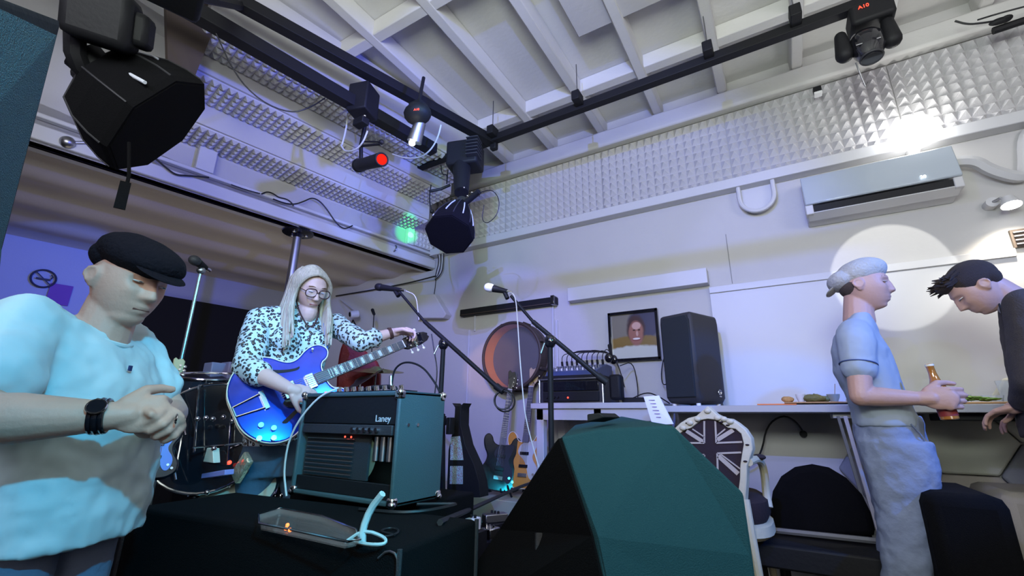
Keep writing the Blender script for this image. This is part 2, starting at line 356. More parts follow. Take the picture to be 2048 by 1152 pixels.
# blazing globe lamp above the air conditioner
g = PY(1828, 265, 3.46)
M['glow'] = mat('glowing_bulb_glass', (1, 1, 1), 0.3, emit=(1.0, 1.0, 0.97), estr=15)
gl = thing('globe_lamp', (g.x, 3.6, g.z), 'blazing white globe lamp on the ledge above the air conditioner', 'lamp')
MB().ell(g, (0.125, 0.10, 0.115)).build('globe', M['glow'], gl)
MB().cyl((g.x, 3.5, g.z - 0.05), (g.x, 3.58, g.z - 0.07), 0.04).build('holder', M['trunk'], gl)
# small wall spotlight at the right
s = PY(2020, 405, 3.48)
sp = thing('wall_spotlight', (s.x, 3.6, s.z + 0.03), 'small lit wall spotlight near the right edge below the pipe', 'spotlight')
MB().cyl((s.x - 0.05, 3.6, s.z + 0.04), (s.x - 0.05, 3.53, s.z + 0.04), 0.03).build('wall_plate', M['trunk'], sp)
MB().tube([(s.x - 0.05, 3.54, s.z + 0.04), (s.x - 0.03, 3.49, s.z + 0.04), (s.x, 3.48, s.z + 0.02)], 0.008).build('arm', M['steel'], sp)
MB().cyl((s.x, 3.49, s.z + 0.035), (s.x, 3.475, s.z - 0.02), 0.028, 0.045).build('lamp_head', M['trunk'], sp)
MB().cyl((s.x, 3.475, s.z - 0.019), (s.x, 3.474, s.z - 0.026), 0.042).build('lens', M['glow'], sp)
lamp_spot('wall_spotlight_beam', (s.x, 3.46, s.z - 0.04), (s.x + 0.02, 3.52, 1.2), (1, 0.9, 0.72), 34, 120, 0.8, 0.03)
# vent at right edge
v0 = PY(2024, 478, 3.58)
vt = thing('wall_vent', (v0.x + 0.1, 3.6, v0.z), 'dark slatted vent at the right edge above the whiteboard rail', 'vent')
MB().box((v0.x + 0.12, 3.59, v0.z), (0.24, 0.02, 0.11)).build('frame', M['brown'], vt)
for k in range(4): MB().box((v0.x + 0.12, 3.575, v0.z - 0.036 + 0.024 * k), (0.22, 0.012, 0.008)).build('slat', M['steel'], vt)
# motion sensor
s2 = PY(1635, 183, 3.47)
se = thing('motion_sensor', (s2.x, 3.5, s2.z), 'tiny black and white sensor at the top edge of the foam', 'sensor')
MB().box((s2.x, 3.475, s2.z + 0.01), (0.05, 0.05, 0.045)).build('body', M['black'], se, bevel=0.004)
MB().box((s2.x, 3.475, s2.z - 0.02), (0.05, 0.055, 0.018)).build('bracket', M['white'], se, bevel=0.003)
# white box lamp above the picture
tag(MB().bb((-1.545, 3.50, 2.055), (-0.395, 3.6, 2.175)).build('box_lamp', M['trunk'], bevel=0.004), 'long flat white box lamp on the wall above the framed portrait', 'lamp')
# black bar lamp
bl = thing('bar_lamp', (-2.22, 3.6, 2.09), 'narrow black bar lamp on the wall above the round drum', 'lamp')
MB().bb((-2.76, 3.53, 2.055), (-1.68, 3.6, 2.125)).build('housing', M['black'], bl, bevel=0.006)
MB().bb((-2.74, 3.525, 2.062), (-1.70, 3.53, 2.07)).build('trim_line', M['brown'], bl)
MB().box((-1.70, 3.55, 2.09), (0.035, 0.09, 0.085)).build('end_cap', M['blackg'], bl, bevel=0.004)
# wall conduits
M['condu'] = mat('pale_conduit', (0.55, 0.56, 0.62), 0.4)
for i, (px, y0, y1, lb) in enumerate([(938, 660, 822, 'thin pale vertical conduit left of the round drum'), (950, 615, 662, 'short thin conduit dropping from the black bar lamp'), (1105, 600, 800, 'pale vertical conduit right of the round drum'), (1113, 640, 800, 'second pale conduit beside the rack case')]):
    a = PY(px, y0, 3.58); b = PY(px, y1, 3.58)
    tag(MB().box(((a.x), 3.59, (a.z + b.z) / 2), (0.014, 0.02, a.z - b.z)).build('conduit', M['condu'], bevel=0.002), lb, 'conduit')
# framed portrait (leaning slightly)
pc = PY(1267, 671, 3.57); rt = Matrix.Rotation(0.0, 3, 'Y')
pf = thing('picture_frame', (pc.x, 3.6, pc.z - 0.2), 'black framed square portrait of a smiling face on the wall', 'picture')
hw, hh = 0.205, 0.205
for dx, dz, sx, sz in ((0, hh - 0.011, 2 * hw, 0.024), (0, -hh + 0.011, 2 * hw, 0.024), (-hw + 0.011, 0, 0.024, 2 * hh), (hw - 0.011, 0, 0.024, 2 * hh)):
    MB().box((pc.x + dx, 3.575, pc.z + dz), (sx, 0.035, sz)).build('frame_bar', M['blackg'], pf, bevel=0.003)
def portrait_mat():
    m = bpy.data.materials.new('blurred_portrait'); m.use_nodes = True; nt = m.node_tree; b = nt.nodes['Principled BSDF']; b.inputs['Roughness'].default_value = 0.25
    tc = nt.nodes.new('ShaderNodeTexCoord'); sx = nt.nodes.new('ShaderNodeSeparateXYZ'); nt.links.new(tc.outputs['Object'], sx.inputs[0])
    nz = nt.nodes.new('ShaderNodeTexNoise'); nz.inputs['Scale'].default_value = 18; nt.links.new(tc.outputs['Object'], nz.inputs[0])
    def blob(prev, cx, cz, rx, rz, col, soft=0.25, nd=0.5):
        a = nt.nodes.new('ShaderNodeMath'); a.operation = 'SUBTRACT'; a.inputs[1].default_value = cx; nt.links.new(sx.outputs[0], a.inputs[0])
        a2 = nt.nodes.new('ShaderNodeMath'); a2.operation = 'DIVIDE'; a2.inputs[1].default_value = rx; nt.links.new(a.outputs[0], a2.inputs[0])
        c = nt.nodes.new('ShaderNodeMath'); c.operation = 'SUBTRACT'; c.inputs[1].default_value = cz; nt.links.new(sx.outputs[2], c.inputs[0])
        c2 = nt.nodes.new('ShaderNodeMath'); c2.operation = 'DIVIDE'; c2.inputs[1].default_value = rz; nt.links.new(c.outputs[0], c2.inputs[0])
        p = nt.nodes.new('ShaderNodeMath'); p.operation = 'POWER'; p.inputs[1].default_value = 2; nt.links.new(a2.outputs[0], p.inputs[0])
        q = nt.nodes.new('ShaderNodeMath'); q.operation = 'MULTIPLY_ADD'; nt.links.new(c2.outputs[0], q.inputs[0]); nt.links.new(c2.outputs[0], q.inputs[1]); nt.links.new(p.outputs[0], q.inputs[2])
        nn = nt.nodes.new('ShaderNodeMath'); nn.operation = 'MULTIPLY_ADD'; nn.inputs[1].default_value = nd; nt.links.new(nz.outputs['Fac'], nn.inputs[0]); nt.links.new(q.outputs[0], nn.inputs[2])
        mr = nt.nodes.new('ShaderNodeMapRange'); mr.inputs[1].default_value = 1 + nd / 2 - soft; mr.inputs[2].default_value = 1 + nd / 2 + soft; mr.inputs[3].default_value = 1; mr.inputs[4].default_value = 0; nt.links.new(nn.outputs[0], mr.inputs[0])
        mx = nt.nodes.new('ShaderNodeMix'); mx.data_type = 'RGBA'; mx.inputs[7].default_value = (*col, 1)
        if prev is None: mx.inputs[6].default_value = (0.20, 0.18, 0.15, 1)
        else: nt.links.new(prev, mx.inputs[6])
        nt.links.new(mr.outputs[0], mx.inputs[0]); return mx.outputs[2]
    o = blob(None, 0.10, 0.10, 0.14, 0.14, (0.05, 0.05, 0.09))
    o = blob(o, 0.0, -0.06, 0.25, 0.06, (0.22, 0.14, 0.04)); o = blob(o, 0, -0.18, 0.3, 0.10, (0.55, 0.56, 0.50), 0.15)
    o = blob(o, 0.02, 0.055, 0.075, 0.115, (0.06, 0.03, 0.03)); o = blob(o, 0.02, 0.02, 0.06, 0.10, (0.30, 0.13, 0.10))
    o = blob(o, 0.025, 0.08, 0.035, 0.03, (0.55, 0.34, 0.30)); o = blob(o, 0.005, 0.045, 0.011, 0.006, (0.05, 0.02, 0.02), 0.3, 0.1); o = blob(o, 0.045, 0.044, 0.011, 0.006, (0.05, 0.02, 0.02), 0.3, 0.1)
    o = blob(o, 0.028, 0.015, 0.010, 0.022, (0.5, 0.3, 0.26), 0.3, 0.1); o = blob(o, 0.02, -0.030, 0.036, 0.015, (0.22, 0.07, 0.06), 0.4, 0.2); o = blob(o, 0.02, -0.026, 0.030, 0.008, (0.75, 0.68, 0.66), 0.3, 0.1)
    nt.links.new(o, b.inputs['Base Color']); return m
me_ = MB().box((pc.x, 3.582, pc.z), (2 * hw - 0.03, 0.006, 2 * hh - 0.03)).build('portrait_print', portrait_mat(), pf)
for vv in me_.data.vertices: vv.co -= V((pc.x, 3.6, pc.z)) - ORG[pf.name]
me_.location = V((pc.x, 3.6, pc.z)) - ORG[pf.name]
pf.rotation_euler = (0, 0.0, 0)
# drum hanging on the wall: shell with orange inside and clear head
dc = PY(1022, 711, 3.42); DR = 0.295
M['orange'] = mat('orange_lacquer_inside', (1.0, 0.30, 0.05), 0.35, var=0.1, emit=None)
M['drumhead'] = mat('clear_drum_head', (0.30, 0.32, 0.36), 0.06, spec=1.0, alpha=0.12)
dr = thing('wall_drum', (dc.x, 3.6, dc.z - DR), 'round drum with clear head and orange inside hung on the wall', 'drum')
MB().lathe([(DR, 0), (DR, 0.15), (DR - 0.012, 0.15), (DR - 0.012, 0)], (dc.x, 3.42, dc.z), (0, 1, 0), 64, caps=False).build('inner_shell', M['orange'], dr)
MB().lathe([(DR + 0.003, 0.002), (DR + 0.003, 0.148), (DR + 0.0005, 0.148), (DR + 0.0005, 0.002)], (dc.x, 3.42, dc.z), (0, 1, 0), 64, caps=False).build('shell', M['brown'], dr)
MB().torus((dc.x, 3.418, dc.z), DR + 0.004, 0.014, (0, 1, 0), 64).build('hoop', M['brown'], dr)
MB().torus((dc.x, 3.572, dc.z), DR + 0.004, 0.014, (0, 1, 0), 64).build('hoop', M['brown'], dr)
MB().cyl((dc.x, 3.415, dc.z), (dc.x, 3.418, dc.z), DR - 0.004, n=64).build('drum_head', M['drumhead'], dr)
M['drumback'] = mat('dark_drum_back', (0.10, 0.085, 0.085), 0.4, var=0.2)
MB().cyl((dc.x, 3.56, dc.z), (dc.x, 3.57, dc.z), DR - 0.01, n=64).build('back_head', M['drumback'], dr)
for k in range(8):
    a = math.radians(22 + 45 * k); MB().box((dc.x + (DR + 0.014) * math.cos(a), 3.49, dc.z + (DR + 0.014) * math.sin(a)), (0.03, 0.12, 0.022), Matrix.Rotation(-a, 3, 'Y')).build('lug', M['brown'], dr, bevel=0.004)
lamp_spot('added_drum_spot', (-0.9, 1.2, 2.1), (dc.x - 0.26, 3.5, dc.z - 0.05), (1.0, 0.55, 0.25), 110, 12, 0.5, 0.01)  # added warm spot that brightens the orange inner shell
# worktop along the wall
tag(MB().bb((-0.72, 3.05, 1.105), (3.6, 3.598, 1.145)).build('worktop', M['counter'], bevel=0.004), 'long pale grey wall-mounted worktop running to the right edge', 'worktop')
tag(MB().bb((0.20, 3.10, 1.075), (0.46, 3.30, 1.103)).build('socket_box', M['trunk'], bevel=0.004), 'white flat box fixed under the worktop beside the standing man', 'box')
tag(MB().bb((0.66, 3.12, 1.068), (1.20, 3.4, 1.103)).build('drawer_box', M['black'], bevel=0.004), 'black flat drawer box under the worktop near the beer bottle', 'box')
# table end carrying the mixer rack
M['lilac'] = mat('off_white_wood', (0.52, 0.50, 0.50), 0.5, var=0.05)
mt = thing('side_table', (-1.3, 3.3, 0), 'off-white wooden table under the mixer and rack case', 'table')
a = PY(1078, 806, 3.1)
MB().bb((-1.70, 3.1, 1.13), (-0.74, 3.58, 1.17)).build('tabletop', M['lilac'], mt, bevel=0.004)
MB().bb((-1.66, 3.12, 1.05), (-0.76, 3.16, 1.13)).build('apron', M['lilac'], mt)
for x in (-1.66, -1.2):
    for y in (3.12, 3.50): MB().bb((x, y, 0.2), (x + 0.06, y + 0.06, 1.13)).build('leg', M['lilac'], mt, bevel=0.004)
# rack case with amplifier
rk = thing('rack_case', (-1.42, 3.3, 1.17), 'black rack unit in an aluminium edged case under the mixer', 'rack case')
x0, x1, y0, y1, za, zb = -1.64, -1.13, 3.14, 3.5, 1.17, 1.345
MB().bb((x0, y0 + 0.01, za), (x1, y1, zb)).build('case', M['speakerside'], rk)
for pa, pb in (((x0, za), (x1, za)), ((x0, zb), (x1, zb)), ((x0, za), (x0, zb)), ((x1, za), (x1, zb))):
    MB().cyl((pa[0], y0, pa[1]), (pb[0], y0, pb[1]), 0.009, n=8).build('edge_profile', M['steel'], rk)
MB().bb((x0 + 0.03, y0 - 0.005, za + 0.09), (x1 - 0.03, y0 + 0.02, zb - 0.015)).build('rack_unit', M['blackg'], rk, bevel=0.003)
MB().bb((x0 + 0.03, y0 - 0.005, za + 0.015), (x1 - 0.03, y0 + 0.02, za + 0.082)).build('rack_unit', M['black'], rk, bevel=0.003)
M['redled'] = mat('red_led', (1, 0.05, 0.02), 0.4, emit=(1, 0.06, 0.03), estr=3)
MB().ell((-1.40, y0 - 0.008, za + 0.04), (0.007, 0.004, 0.007)).build('led', M['redled'], rk)
for k in range(4): MB().cyl((-1.57 + 0.03 * k, y0 - 0.02, za + 0.045), (-1.57 + 0.03 * k, y0, za + 0.045), 0.008, n=10).build('knob', M['black'], rk)
# mixer
M['mixblue'] = mat('dark_blue_panel', (0.05, 0.07, 0.16), 0.4)
mx = thing('mixing_desk', (-1.40, 3.3, 1.35), 'dark compact mixing desk bristling with plugged cables on the rack case', 'mixer')
MB().prism([(3.16, 1.375), (3.52, 1.375), (3.52, 1.47), (3.40, 1.475), (3.18, 1.41)], (-1.60, 0, 0), (0, 1, 0), (0, 0, 1), (0.42, 0, 0)).build('body', M['mixblue'], mx, bevel=0.005)
MB().bb((-1.62, 3.15, 1.352), (-1.16, 3.53, 1.376)).build('base', M['black'], mx)
for i in range(9):
    x = -1.57 + 0.044 * i
    MB().cyl((x, 3.42, 1.47), (x, 3.41, 1.515), 0.010, n=8).build('plug', M['black'], mx)
    subtube('cable', [(x, 3.41, 1.515), (x + 0.005, 3.405, 1.56), (x + 0.04, 3.42, 1.585 + 0.01 * (i % 3)), (-1.15, 3.44, 1.59 - 0.006 * i), (-1.10, 3.46, 1.45), (-1.08, 3.5, 1.3)], 0.0035, M['cable'], mx)
for i in range(9):
    for k in range(3): MB().cyl((-1.57 + 0.044 * i, 3.21 + 0.055 * k, 1.415 + 0.016 * k), (-1.57 + 0.044 * i, 3.205 + 0.055 * k, 1.435 + 0.016 * k), 0.007, n=8).build('knob', M['steel'] if k else M['white'], mx)
# dark bundle and headphones right of the mixer
hp = thing('headphones', (-1.03, 3.3, 1.17), 'black headphones hanging over the edge beside the mixing desk', 'headphones')
c = PY(1222, 712, 3.2)
MB().torus((c.x, c.y, c.z + 0.02), 0.06, 0.01, (1, 0.3, 0.2), 24).build('headband', M['black'], hp)
for q in (-1, 1): MB().ell((c.x, c.y + 0.055 * q, c.z - 0.02), (0.03, 0.018, 0.035)).build('ear_cup', M['blackg'], hp)
MB().box((c.x + 0.03, c.y, 1.28), (0.09, 0.09, 0.18)).build('holder', M['black'], hp, bevel=0.02)
# power supply strips
tag(MB().box((-0.93, 3.3, 1.19), (0.20, 0.10, 0.04)).build('power_strip', M['black'], bevel=0.008), 'black power strip on the side table left of the speaker', 'power strip')
cable([(-1.06, 3.35, 1.45), (-1.0, 3.5, 1.50), (-0.98, 3.52, 1.3), (-0.97, 3.45, 1.2)], 0.004, 'black cable looping down right of the mixing desk')
cable([(-1.02, 3.4, 1.20), (-0.9, 3.45, 1.26), (-0.83, 3.5, 1.23), (-0.75, 3.5, 1.175)], 0.005, 'black cable lying behind the power strip')
cable([(-0.74, 3.55, 1.60), (-0.80, 3.55, 1.45), (-0.80, 3.52, 1.3), (-0.72, 3.45, 1.33), (-0.66, 3.4, 1.38)], 0.004, 'thin black cable between portrait and speaker')
# menu card
m0 = PY(1292, 792, 2.7); m1 = PY(1345, 852, 2.7)
M['card'] = mat('printed_card', (0.72, 0.72, 0.80), 0.4)
mc = thing('menu_card', (m0.x + 0.07, 2.7, 1.0), 'white printed card standing upright behind the floor monitor', 'card')
a, b, c_, d = PY(1287, 793, 2.7), PY(1317, 791, 2.72), PY(1346, 848, 2.72), PY(1305, 850, 2.7)
mb = MB(); off = V((0.003, 0.006, 0)); mb.add([a, b, c_, d, a + off, b + off, c_ + off, d + off], [(0, 1, 2, 3), (7, 6, 5, 4), (0, 4, 5, 1), (1, 5, 6, 2), (2, 6, 7, 3), (3, 7, 4, 0)]); mb.build('sheet', M['card'], mc, smooth=False)
M['ink'] = mat('faint_ink', (0.25, 0.18, 0.35), 0.7)
for k in range(6):
    t = 0.15 + 0.12 * k; p = a.lerp(d, t).lerp(b.lerp(c_, t), 0.45); MB().box(p + V((0, -0.004, 0)), (0.035 - 0.004 * (k % 3), 0.002, 0.004)).build('print_line', M['ink'], mc)
# PA loudspeaker on the worktop
SA = V((-0.705, 3.17, 0)); SB = V((-0.475, 3.07, 0)); SCc = V((-0.345, 3.36, 0)); SD = V((-0.60, 3.46, 0))
def lerp2(a, b, t): return a * (1 - t) + b * t
pa = thing('pa_loudspeaker', (-0.5, 3.27, 1.145), 'big black loudspeaker on the worktop right of the framed portrait', 'loudspeaker')
cen = (SA + SB + SCc + SD) / 4
def quad(z, k): return [V(((p.x - cen.x) * k + cen.x, (p.y - cen.y) * k + cen.y, z)) for p in (SA, SB, SCc, SD)]
MB().rings([quad(1.160, 0.86), quad(1.20, 0.98), quad(1.70, 1.0), quad(1.757, 0.97)]).build('cabinet', M['speakerside'], pa, bevel=0.02, smooth=True)
fd = (SB - SA).normalized(); fn = V((fd.y, -fd.x, 0)); 
MB().prism([(0.02, 1.20), (0.23, 1.20), (0.235, 1.70), (0.215, 1.735), (0.04, 1.735), (0.02, 1.70)], SA + fn * -0.01, fd, (0, 0, 1), fn * 0.02).build('grille', M['grille'], pa, bevel=0.006)
sd = (SCc - SB).normalized(); sn = V((sd.y, -sd.x, 0))
ep = SB + sd * 0.235 + sn * 0.003 + V((0, 0, 1.235))
MB().torus(ep, 0.016, 0.0022, sn, 24, 6).build('logo_ring', M['chrome'], pa)
for k in range(3): MB().box(ep + sn * 0.001, (0.002, 0.002, 0.026), Matrix.Rotation(math.pi * k / 3, 3, sn)).build('logo_fork', M['chrome'], pa)
MB().box(ep + V((0, 0, -0.027)), (0.024, 0.003, 0.006), rotm(sn)).build('logo_bar', M['chrome'], pa)
for p in quad(1.152, 0.7): MB().cyl(p + V((0, 0, -0.007)), p + V((0, 0, 0.01)), 0.014, n=12).build('foot', M['white'], pa)
# food on the worktop
M['obrd'] = mat('orange_tray', (0.85, 0.25, 0.08), 0.4)
def bowl(name, x, y, r, h, m, label, cat='bowl'):
    return tag(MB().lathe([(r * 0.55, 0), (r * 0.9, h * 0.6), (r, h), (r * 0.93, h), (r * 0.82, h * 0.6), (r * 0.5, h * 0.12)], (x, y, 1.163), (0, 0, 1), 24).build(name, m), label, cat)
tag(MB().bb((-0.16, 3.08, 1.146), (0.04, 3.28, 1.154)).build('tray', M['obrd'], bevel=0.003), 'thin orange tray at the left end of the food board', 'tray')
tag(MB().bb((-0.02, 3.07, 1.155), (0.38, 3.32, 1.163)).build('serving_board', M['wood'], bevel=0.004), 'wooden serving board with leftovers left of the standing man', 'serving board')
M['bread'] = mat('bread_crust', (0.55, 0.32, 0.12), 0.8, bump=0.5, var=0.3, vscale=30)
tag(MB().ell((0.0, 3.15, 1.18), (0.032, 0.03, 0.019)).build('bread_roll', M['bread'], disp=(0.03, 0.01)), 'small bread roll at the left end of the serving board', 'bread')
bowl('cup', 0.066, 3.14, 0.026, 0.045, M['white'], 'small pale cup behind the bread roll', 'cup')
M['olive'] = mat('olive_greens', (0.18, 0.17, 0.06), 0.6, var=0.4, vscale=60, bump=0.4)
tag(MB().ell((0.13, 3.12, 1.183), (0.055, 0.04, 0.022)).ell((0.17, 3.14, 1.18), (0.04, 0.03, 0.016)).build('salad_heap', M['olive'], disp=(0.02, 0.02)), 'dark olive heap of leftovers in the middle of the board', 'salad')
bowl('dip_bowl', 0.222, 3.14, 0.032, 0.042, mat('stone_glaze', (0.35, 0.36, 0.3), 0.4), 'small stoneware dip bowl with a pick beside the standing man')
tag(MB().cyl((0.225, 3.14, 1.17), (0.24, 3.135, 1.262), 0.0018, n=6).build('cocktail_stick', M['wood']), 'thin stick standing in the dip bowl', 'stick')
M['cheese'] = mat('pale_cheese', (0.7, 0.62, 0.4), 0.6)
for k, (x, y) in enumerate([(0.29, 3.12), (0.325, 3.15), (0.345, 3.10)]):
    tag(MB().box((x, y, 1.171), (0.03, 0.022, 0.014), Matrix.Rotation(k, 3, 'Z')).build('cheese_piece', M['cheese'], bevel=0.002), ['flat cheese piece nearest the dip bowl', 'cheese piece in the middle of the trio', 'cheese piece at the right end of the board'][k], 'cheese', 'cheese pieces on the board')
tag(MB().bb((0.56, 3.07, 1.146), (1.02, 3.34, 1.156)).build('serving_board', M['wood'], bevel=0.004), 'wooden board of green salad right of the beer bottle', 'serving board')
M['leaf'] = mat('green_salad_leaf', (0.14, 0.30, 0.04), 0.6, var=0.5, vscale=40)
mb = MB(); rs = random.Random(3)
for k in range(90):
    x = 0.62 + rs.random() * 0.26; y = 3.1 + rs.random() * 0.12; z = 1.165 + rs.random() * 0.03 * (1 - abs(x - 0.74) / 0.2)
    mb.ell((x, y, z), (0.022, 0.010, 0.003), Matrix.Rotation(rs.random() * 6, 3, 'Z') @ Matrix.Rotation(rs.random() - .5, 3, 'X'), 8, 5)
tag(mb.build('salad_leaves', M['leaf']), 'heap of green salad leaves on the right board', 'salad', kind='stuff')
M['clearp'] = mat('clear_plastic_cup', (0.9, 0.95, 1), 0.05, trans=0.85, ior=1.2, spec=0.4)
for k, (px, py, hh_, r, lb) in enumerate([(2012, 760, 0.13, 0.045, 'tall clear plastic cup beside the leaning man'), (1925, 790, 0.06, 0.035, 'low clear tumbler behind the salad'), (1985, 795, 0.055, 0.045, 'clear bowl between salad and tall cup')]):
    p = PY(px, py, 3.42); z = 1.146
    tag(MB().lathe([(r * 0.7, 0), (r, hh_), (r * 0.94, hh_), (r * 0.66, 0.006)], (p.x, p.y, z), (0, 0, 1), 24).build('plastic_cup', M['clearp']), lb, 'cup')
# wall zone below the worktop
oc = PY(1607, 868, 3.58)
cable([(oc.x + 0.005, 3.57, oc.z), (oc.x - 0.03, 3.53, oc.z + 0.08), (oc.x - 0.10, 3.5, oc.z + 0.12), (oc.x - 0.2, 3.5, oc.z + 0.05), (oc.x - 0.25, 3.5, oc.z - 0.12), (oc.x - 0.32, 3.5, oc.z - 0.2), (oc.x - 0.45, 3.5, oc.z - 0.22)], 0.006, 'black power cord arching up to a wall plug')
tag(MB().cyl((oc.x, 3.598, oc.z), (oc.x, 3.55, oc.z), 0.022, 0.016).build('power_plug', M['black']), 'black round plug in the wall under the worktop', 'plug')
# hexagonal wall cushions under the worktop at the right
hexm = [mat('hex_beige_fabric', (0.50, 0.50, 0.42), 0.9, bump=0.2, scale=300), mat('hex_grey_fabric', (0.25, 0.26, 0.28), 0.9, bump=0.2, scale=300), mat('hex_taupe_fabric', (0.38, 0.34, 0.30), 0.9, bump=0.2, scale=300)]
def hexagon(cx, cz, r, m, lb):
    pl = [(cx + r * math.cos(math.pi / 3 * k), cz + 0.84 * r * math.sin(math.pi / 3 * k)) for k in range(6)]
    tag(MB().prism(pl, (0, 3.598, 0), (1, 0, 0), (0, 0, 1), (0, -0.04, 0)).build('wall_cushion', m, bevel=0.012), lb, 'wall cushion', 'hexagonal wall cushions')
hc = PY(1924, 884, 3.56); R_ = 0.235; dxh = 1.5 * R_ + 0.006; dzh = 0.84 * R_ * math.sqrt(3) / 2 + 0.003
for i, j, m_, lb in [(0, 0, 0, 'beige hexagonal wall cushion directly right of the standing man\'s hip'), (1, 1, 0, 'beige hexagonal cushion at the right edge under the worktop'), (1, -1, 1, 'dark grey hexagonal wall cushion at the right edge'), (0, -2, 2, 'taupe hexagonal wall cushion below the beige one'), (-1, -1, 1, 'grey hexagonal cushion mostly behind the standing man'), (1, -3, 2, 'taupe hexagonal cushion low at the right edge'), (0, -4, 1, 'lowest hexagonal cushion behind the sofa')]:
    hexagon(hc.x + i * dxh, hc.z + j * dzh, R_, hexm[m_], lb)
# ================================================================ GUITARS
def smoothpoly(pl, it=2):
    for _ in range(it):
        q = []
        for i in range(len(pl)):
            a, b = pl[i], pl[(i + 1) % len(pl)]
            q += [(a[0] * .75 + b[0] * .25, a[1] * .75 + b[1] * .25), (a[0] * .25 + b[0] * .75, a[1] * .25 + b[1] * .75)]
        pl = q
    return pl
SEMI = [(0.0, 0.0), (0.0, .09), (.05, .17), (.13, .212), (.21, .195), (.27, .13), (.32, .125), (.38, .165), (.44, .17), (.475, .13), (.455, .085), (.41, .07), (.40, .0)]
STRAT = [(0.0, 0.0), (0.005, .10), (.06, .17), (.14, .17), (.21, .12), (.27, .11), (.33, .15), (.41, .165), (.45, .13), (.43, .09), (.37, .07), (.355, .0)]
def make_guitar(name, label, tail, head, nrm, cols, out=SEMI, L=1.02, hollow=True, thick=0.045, mirror=(1, 1), hs='open'):
    tail, head = V(tail), V(head); u = (head - tail).normalized(); k = (head - tail).length / L
    n = V(nrm); n = (n - u * n.dot(u)).normalized(); v = n.cross(u)
    def P(a, b, c=0.0): return tail + (u * a + v * b + n * c) * k
    R = Matrix((u, v, n)).transposed()
    g = thing(name, tail, label, 'guitar')
    pl = [(a, b * mirror[0]) for a, b in out] + [(a * mirror[1] if a > .36 else a, -b) for a, b in reversed(out[1:-1])]
    pl = smoothpoly(pl, 2); t = thick
    def pr(poly, c0, c1): return MB().prism(poly, P(0, 0, c0), u * k, v * k, n * ((c1 - c0) * k))
    pr(pl, -t, 0).build('body', cols['body'], g, bevel=0.008)
    if cols.get('bind'):
        mb = MB(); pts = [P(a, b, 0.0) for a, b in pl]; mb.tube(pts + [pts[0]], 0.0028, 6); mb.build('binding', cols['bind'], g)
        mb = MB(); pts = [P(a, b, -t) for a, b in pl]; mb.tube(pts + [pts[0]], 0.0028, 6); mb.build('binding', cols['bind'], g)
    n0 = 0.36; n1 = 0.845
    MB().rings([[P(a, -w, -0.004), P(a, w, -0.004), P(a, w, 0.012), P(a, -w, 0.012)] for a, w in ((n0, .027), (n1, .021))] ).build('neck', cols['neck'], g, bevel=0.002)
    MB().rings([[P(a, -w * .9, -0.022), P(a, w * .9, -0.022), P(a, w, -0.004), P(a, -w, -0.004)] for a, w in ((n0 + .1, .026), (n1, .020))]).build('neck_back', cols['body'], g, bevel=0.006)
    fb = MB().rings([[P(a, -w, 0.012), P(a, w, 0.012), P(a, w, 0.0155), P(a, -w, 0.0155)] for a, w in ((n0, .027), (n1, .021))]).build('fretboard', cols['board'], g)
    nut = n1; sl = nut - 0.215
    for i in range(1, 20):
        a = nut - sl * (1 - 2 ** (-i / 12.0))
        if a < n0: break
        w = .021 + (.006) * (nut - a) / (nut - n0)
        MB().box(P(a, 0, 0.0158), (0.002 * k, 2 * w * k, 0.0022), R).build('fret', M['chrome'], fb)
        if i in (3, 5, 7, 9, 12, 15, 17) and cols.get('inlay'):
            b = nut - sl * (1 - 2 ** (-(i - 1) / 12.0)); MB().box(P((a + b) / 2, 0, 0.0156), ((b - a) * .6 * k, 1.35 * w * k, 0.0012), R).build('inlay', cols['inlay'], fb)
    MB().box(P(nut + .002, 0, 0.014), (0.005 * k, 0.043 * k, 0.008), R).build('nut', M['white'], g)
    if hs == 'open': hp = [(nut, -.021), (nut + .02, -.035), (nut + .10, -.038), (nut + .15, -.028), (nut + .172, -.012), (nut + .165, 0), (nut + .172, .012), (nut + .15, .028), (nut + .10, .038), (nut + .02, .035), (nut, .021)]
    else: hp = [(nut, -.021), (nut + .03, -.026), (nut + .06, -.05), (nut + .16, -.055), (nut + .185, -.03), (nut + .17, .0), (nut + .19, .02), (nut + .17, .035), (nut + .05, .022), (nut, .021)]
    h = pr(hp, -0.012, 0.004).build('headstock', cols.get('hs', cols['body']), g, bevel=0.003)
    for i in range(3):
        for sgn in ((-1, 1) if hs == 'open' else (-1,)):
            a = nut + .035 + .038 * i; MB().cyl(P(a, sgn * .024, 0.004), P(a, sgn * .024, 0.018), 0.0045, n=10).build('tuner_post', M['chrome'], h)
            MB().cyl(P(a, sgn * .034, -.006), P(a, sgn * .056, -.006), 0.0025, n=8).ell(P(a, sgn * .06, -.006), (.008, .008, .004), R).build('tuner_key', cols.get('keys', M['chrome']), h)
    st = MB()
    for i in range(6):
        y0 = -.026 + .0104 * i; y1 = -.0165 + .0066 * i; st.tube([P(.19, y0, .022), P(nut, y1, .017), P(nut + .04 + .03 * (i % 3), (-1 if i < 3 else 1) * .022, .012)], 0.0009, 4)
    st.build('strings', M['chrome'], g)
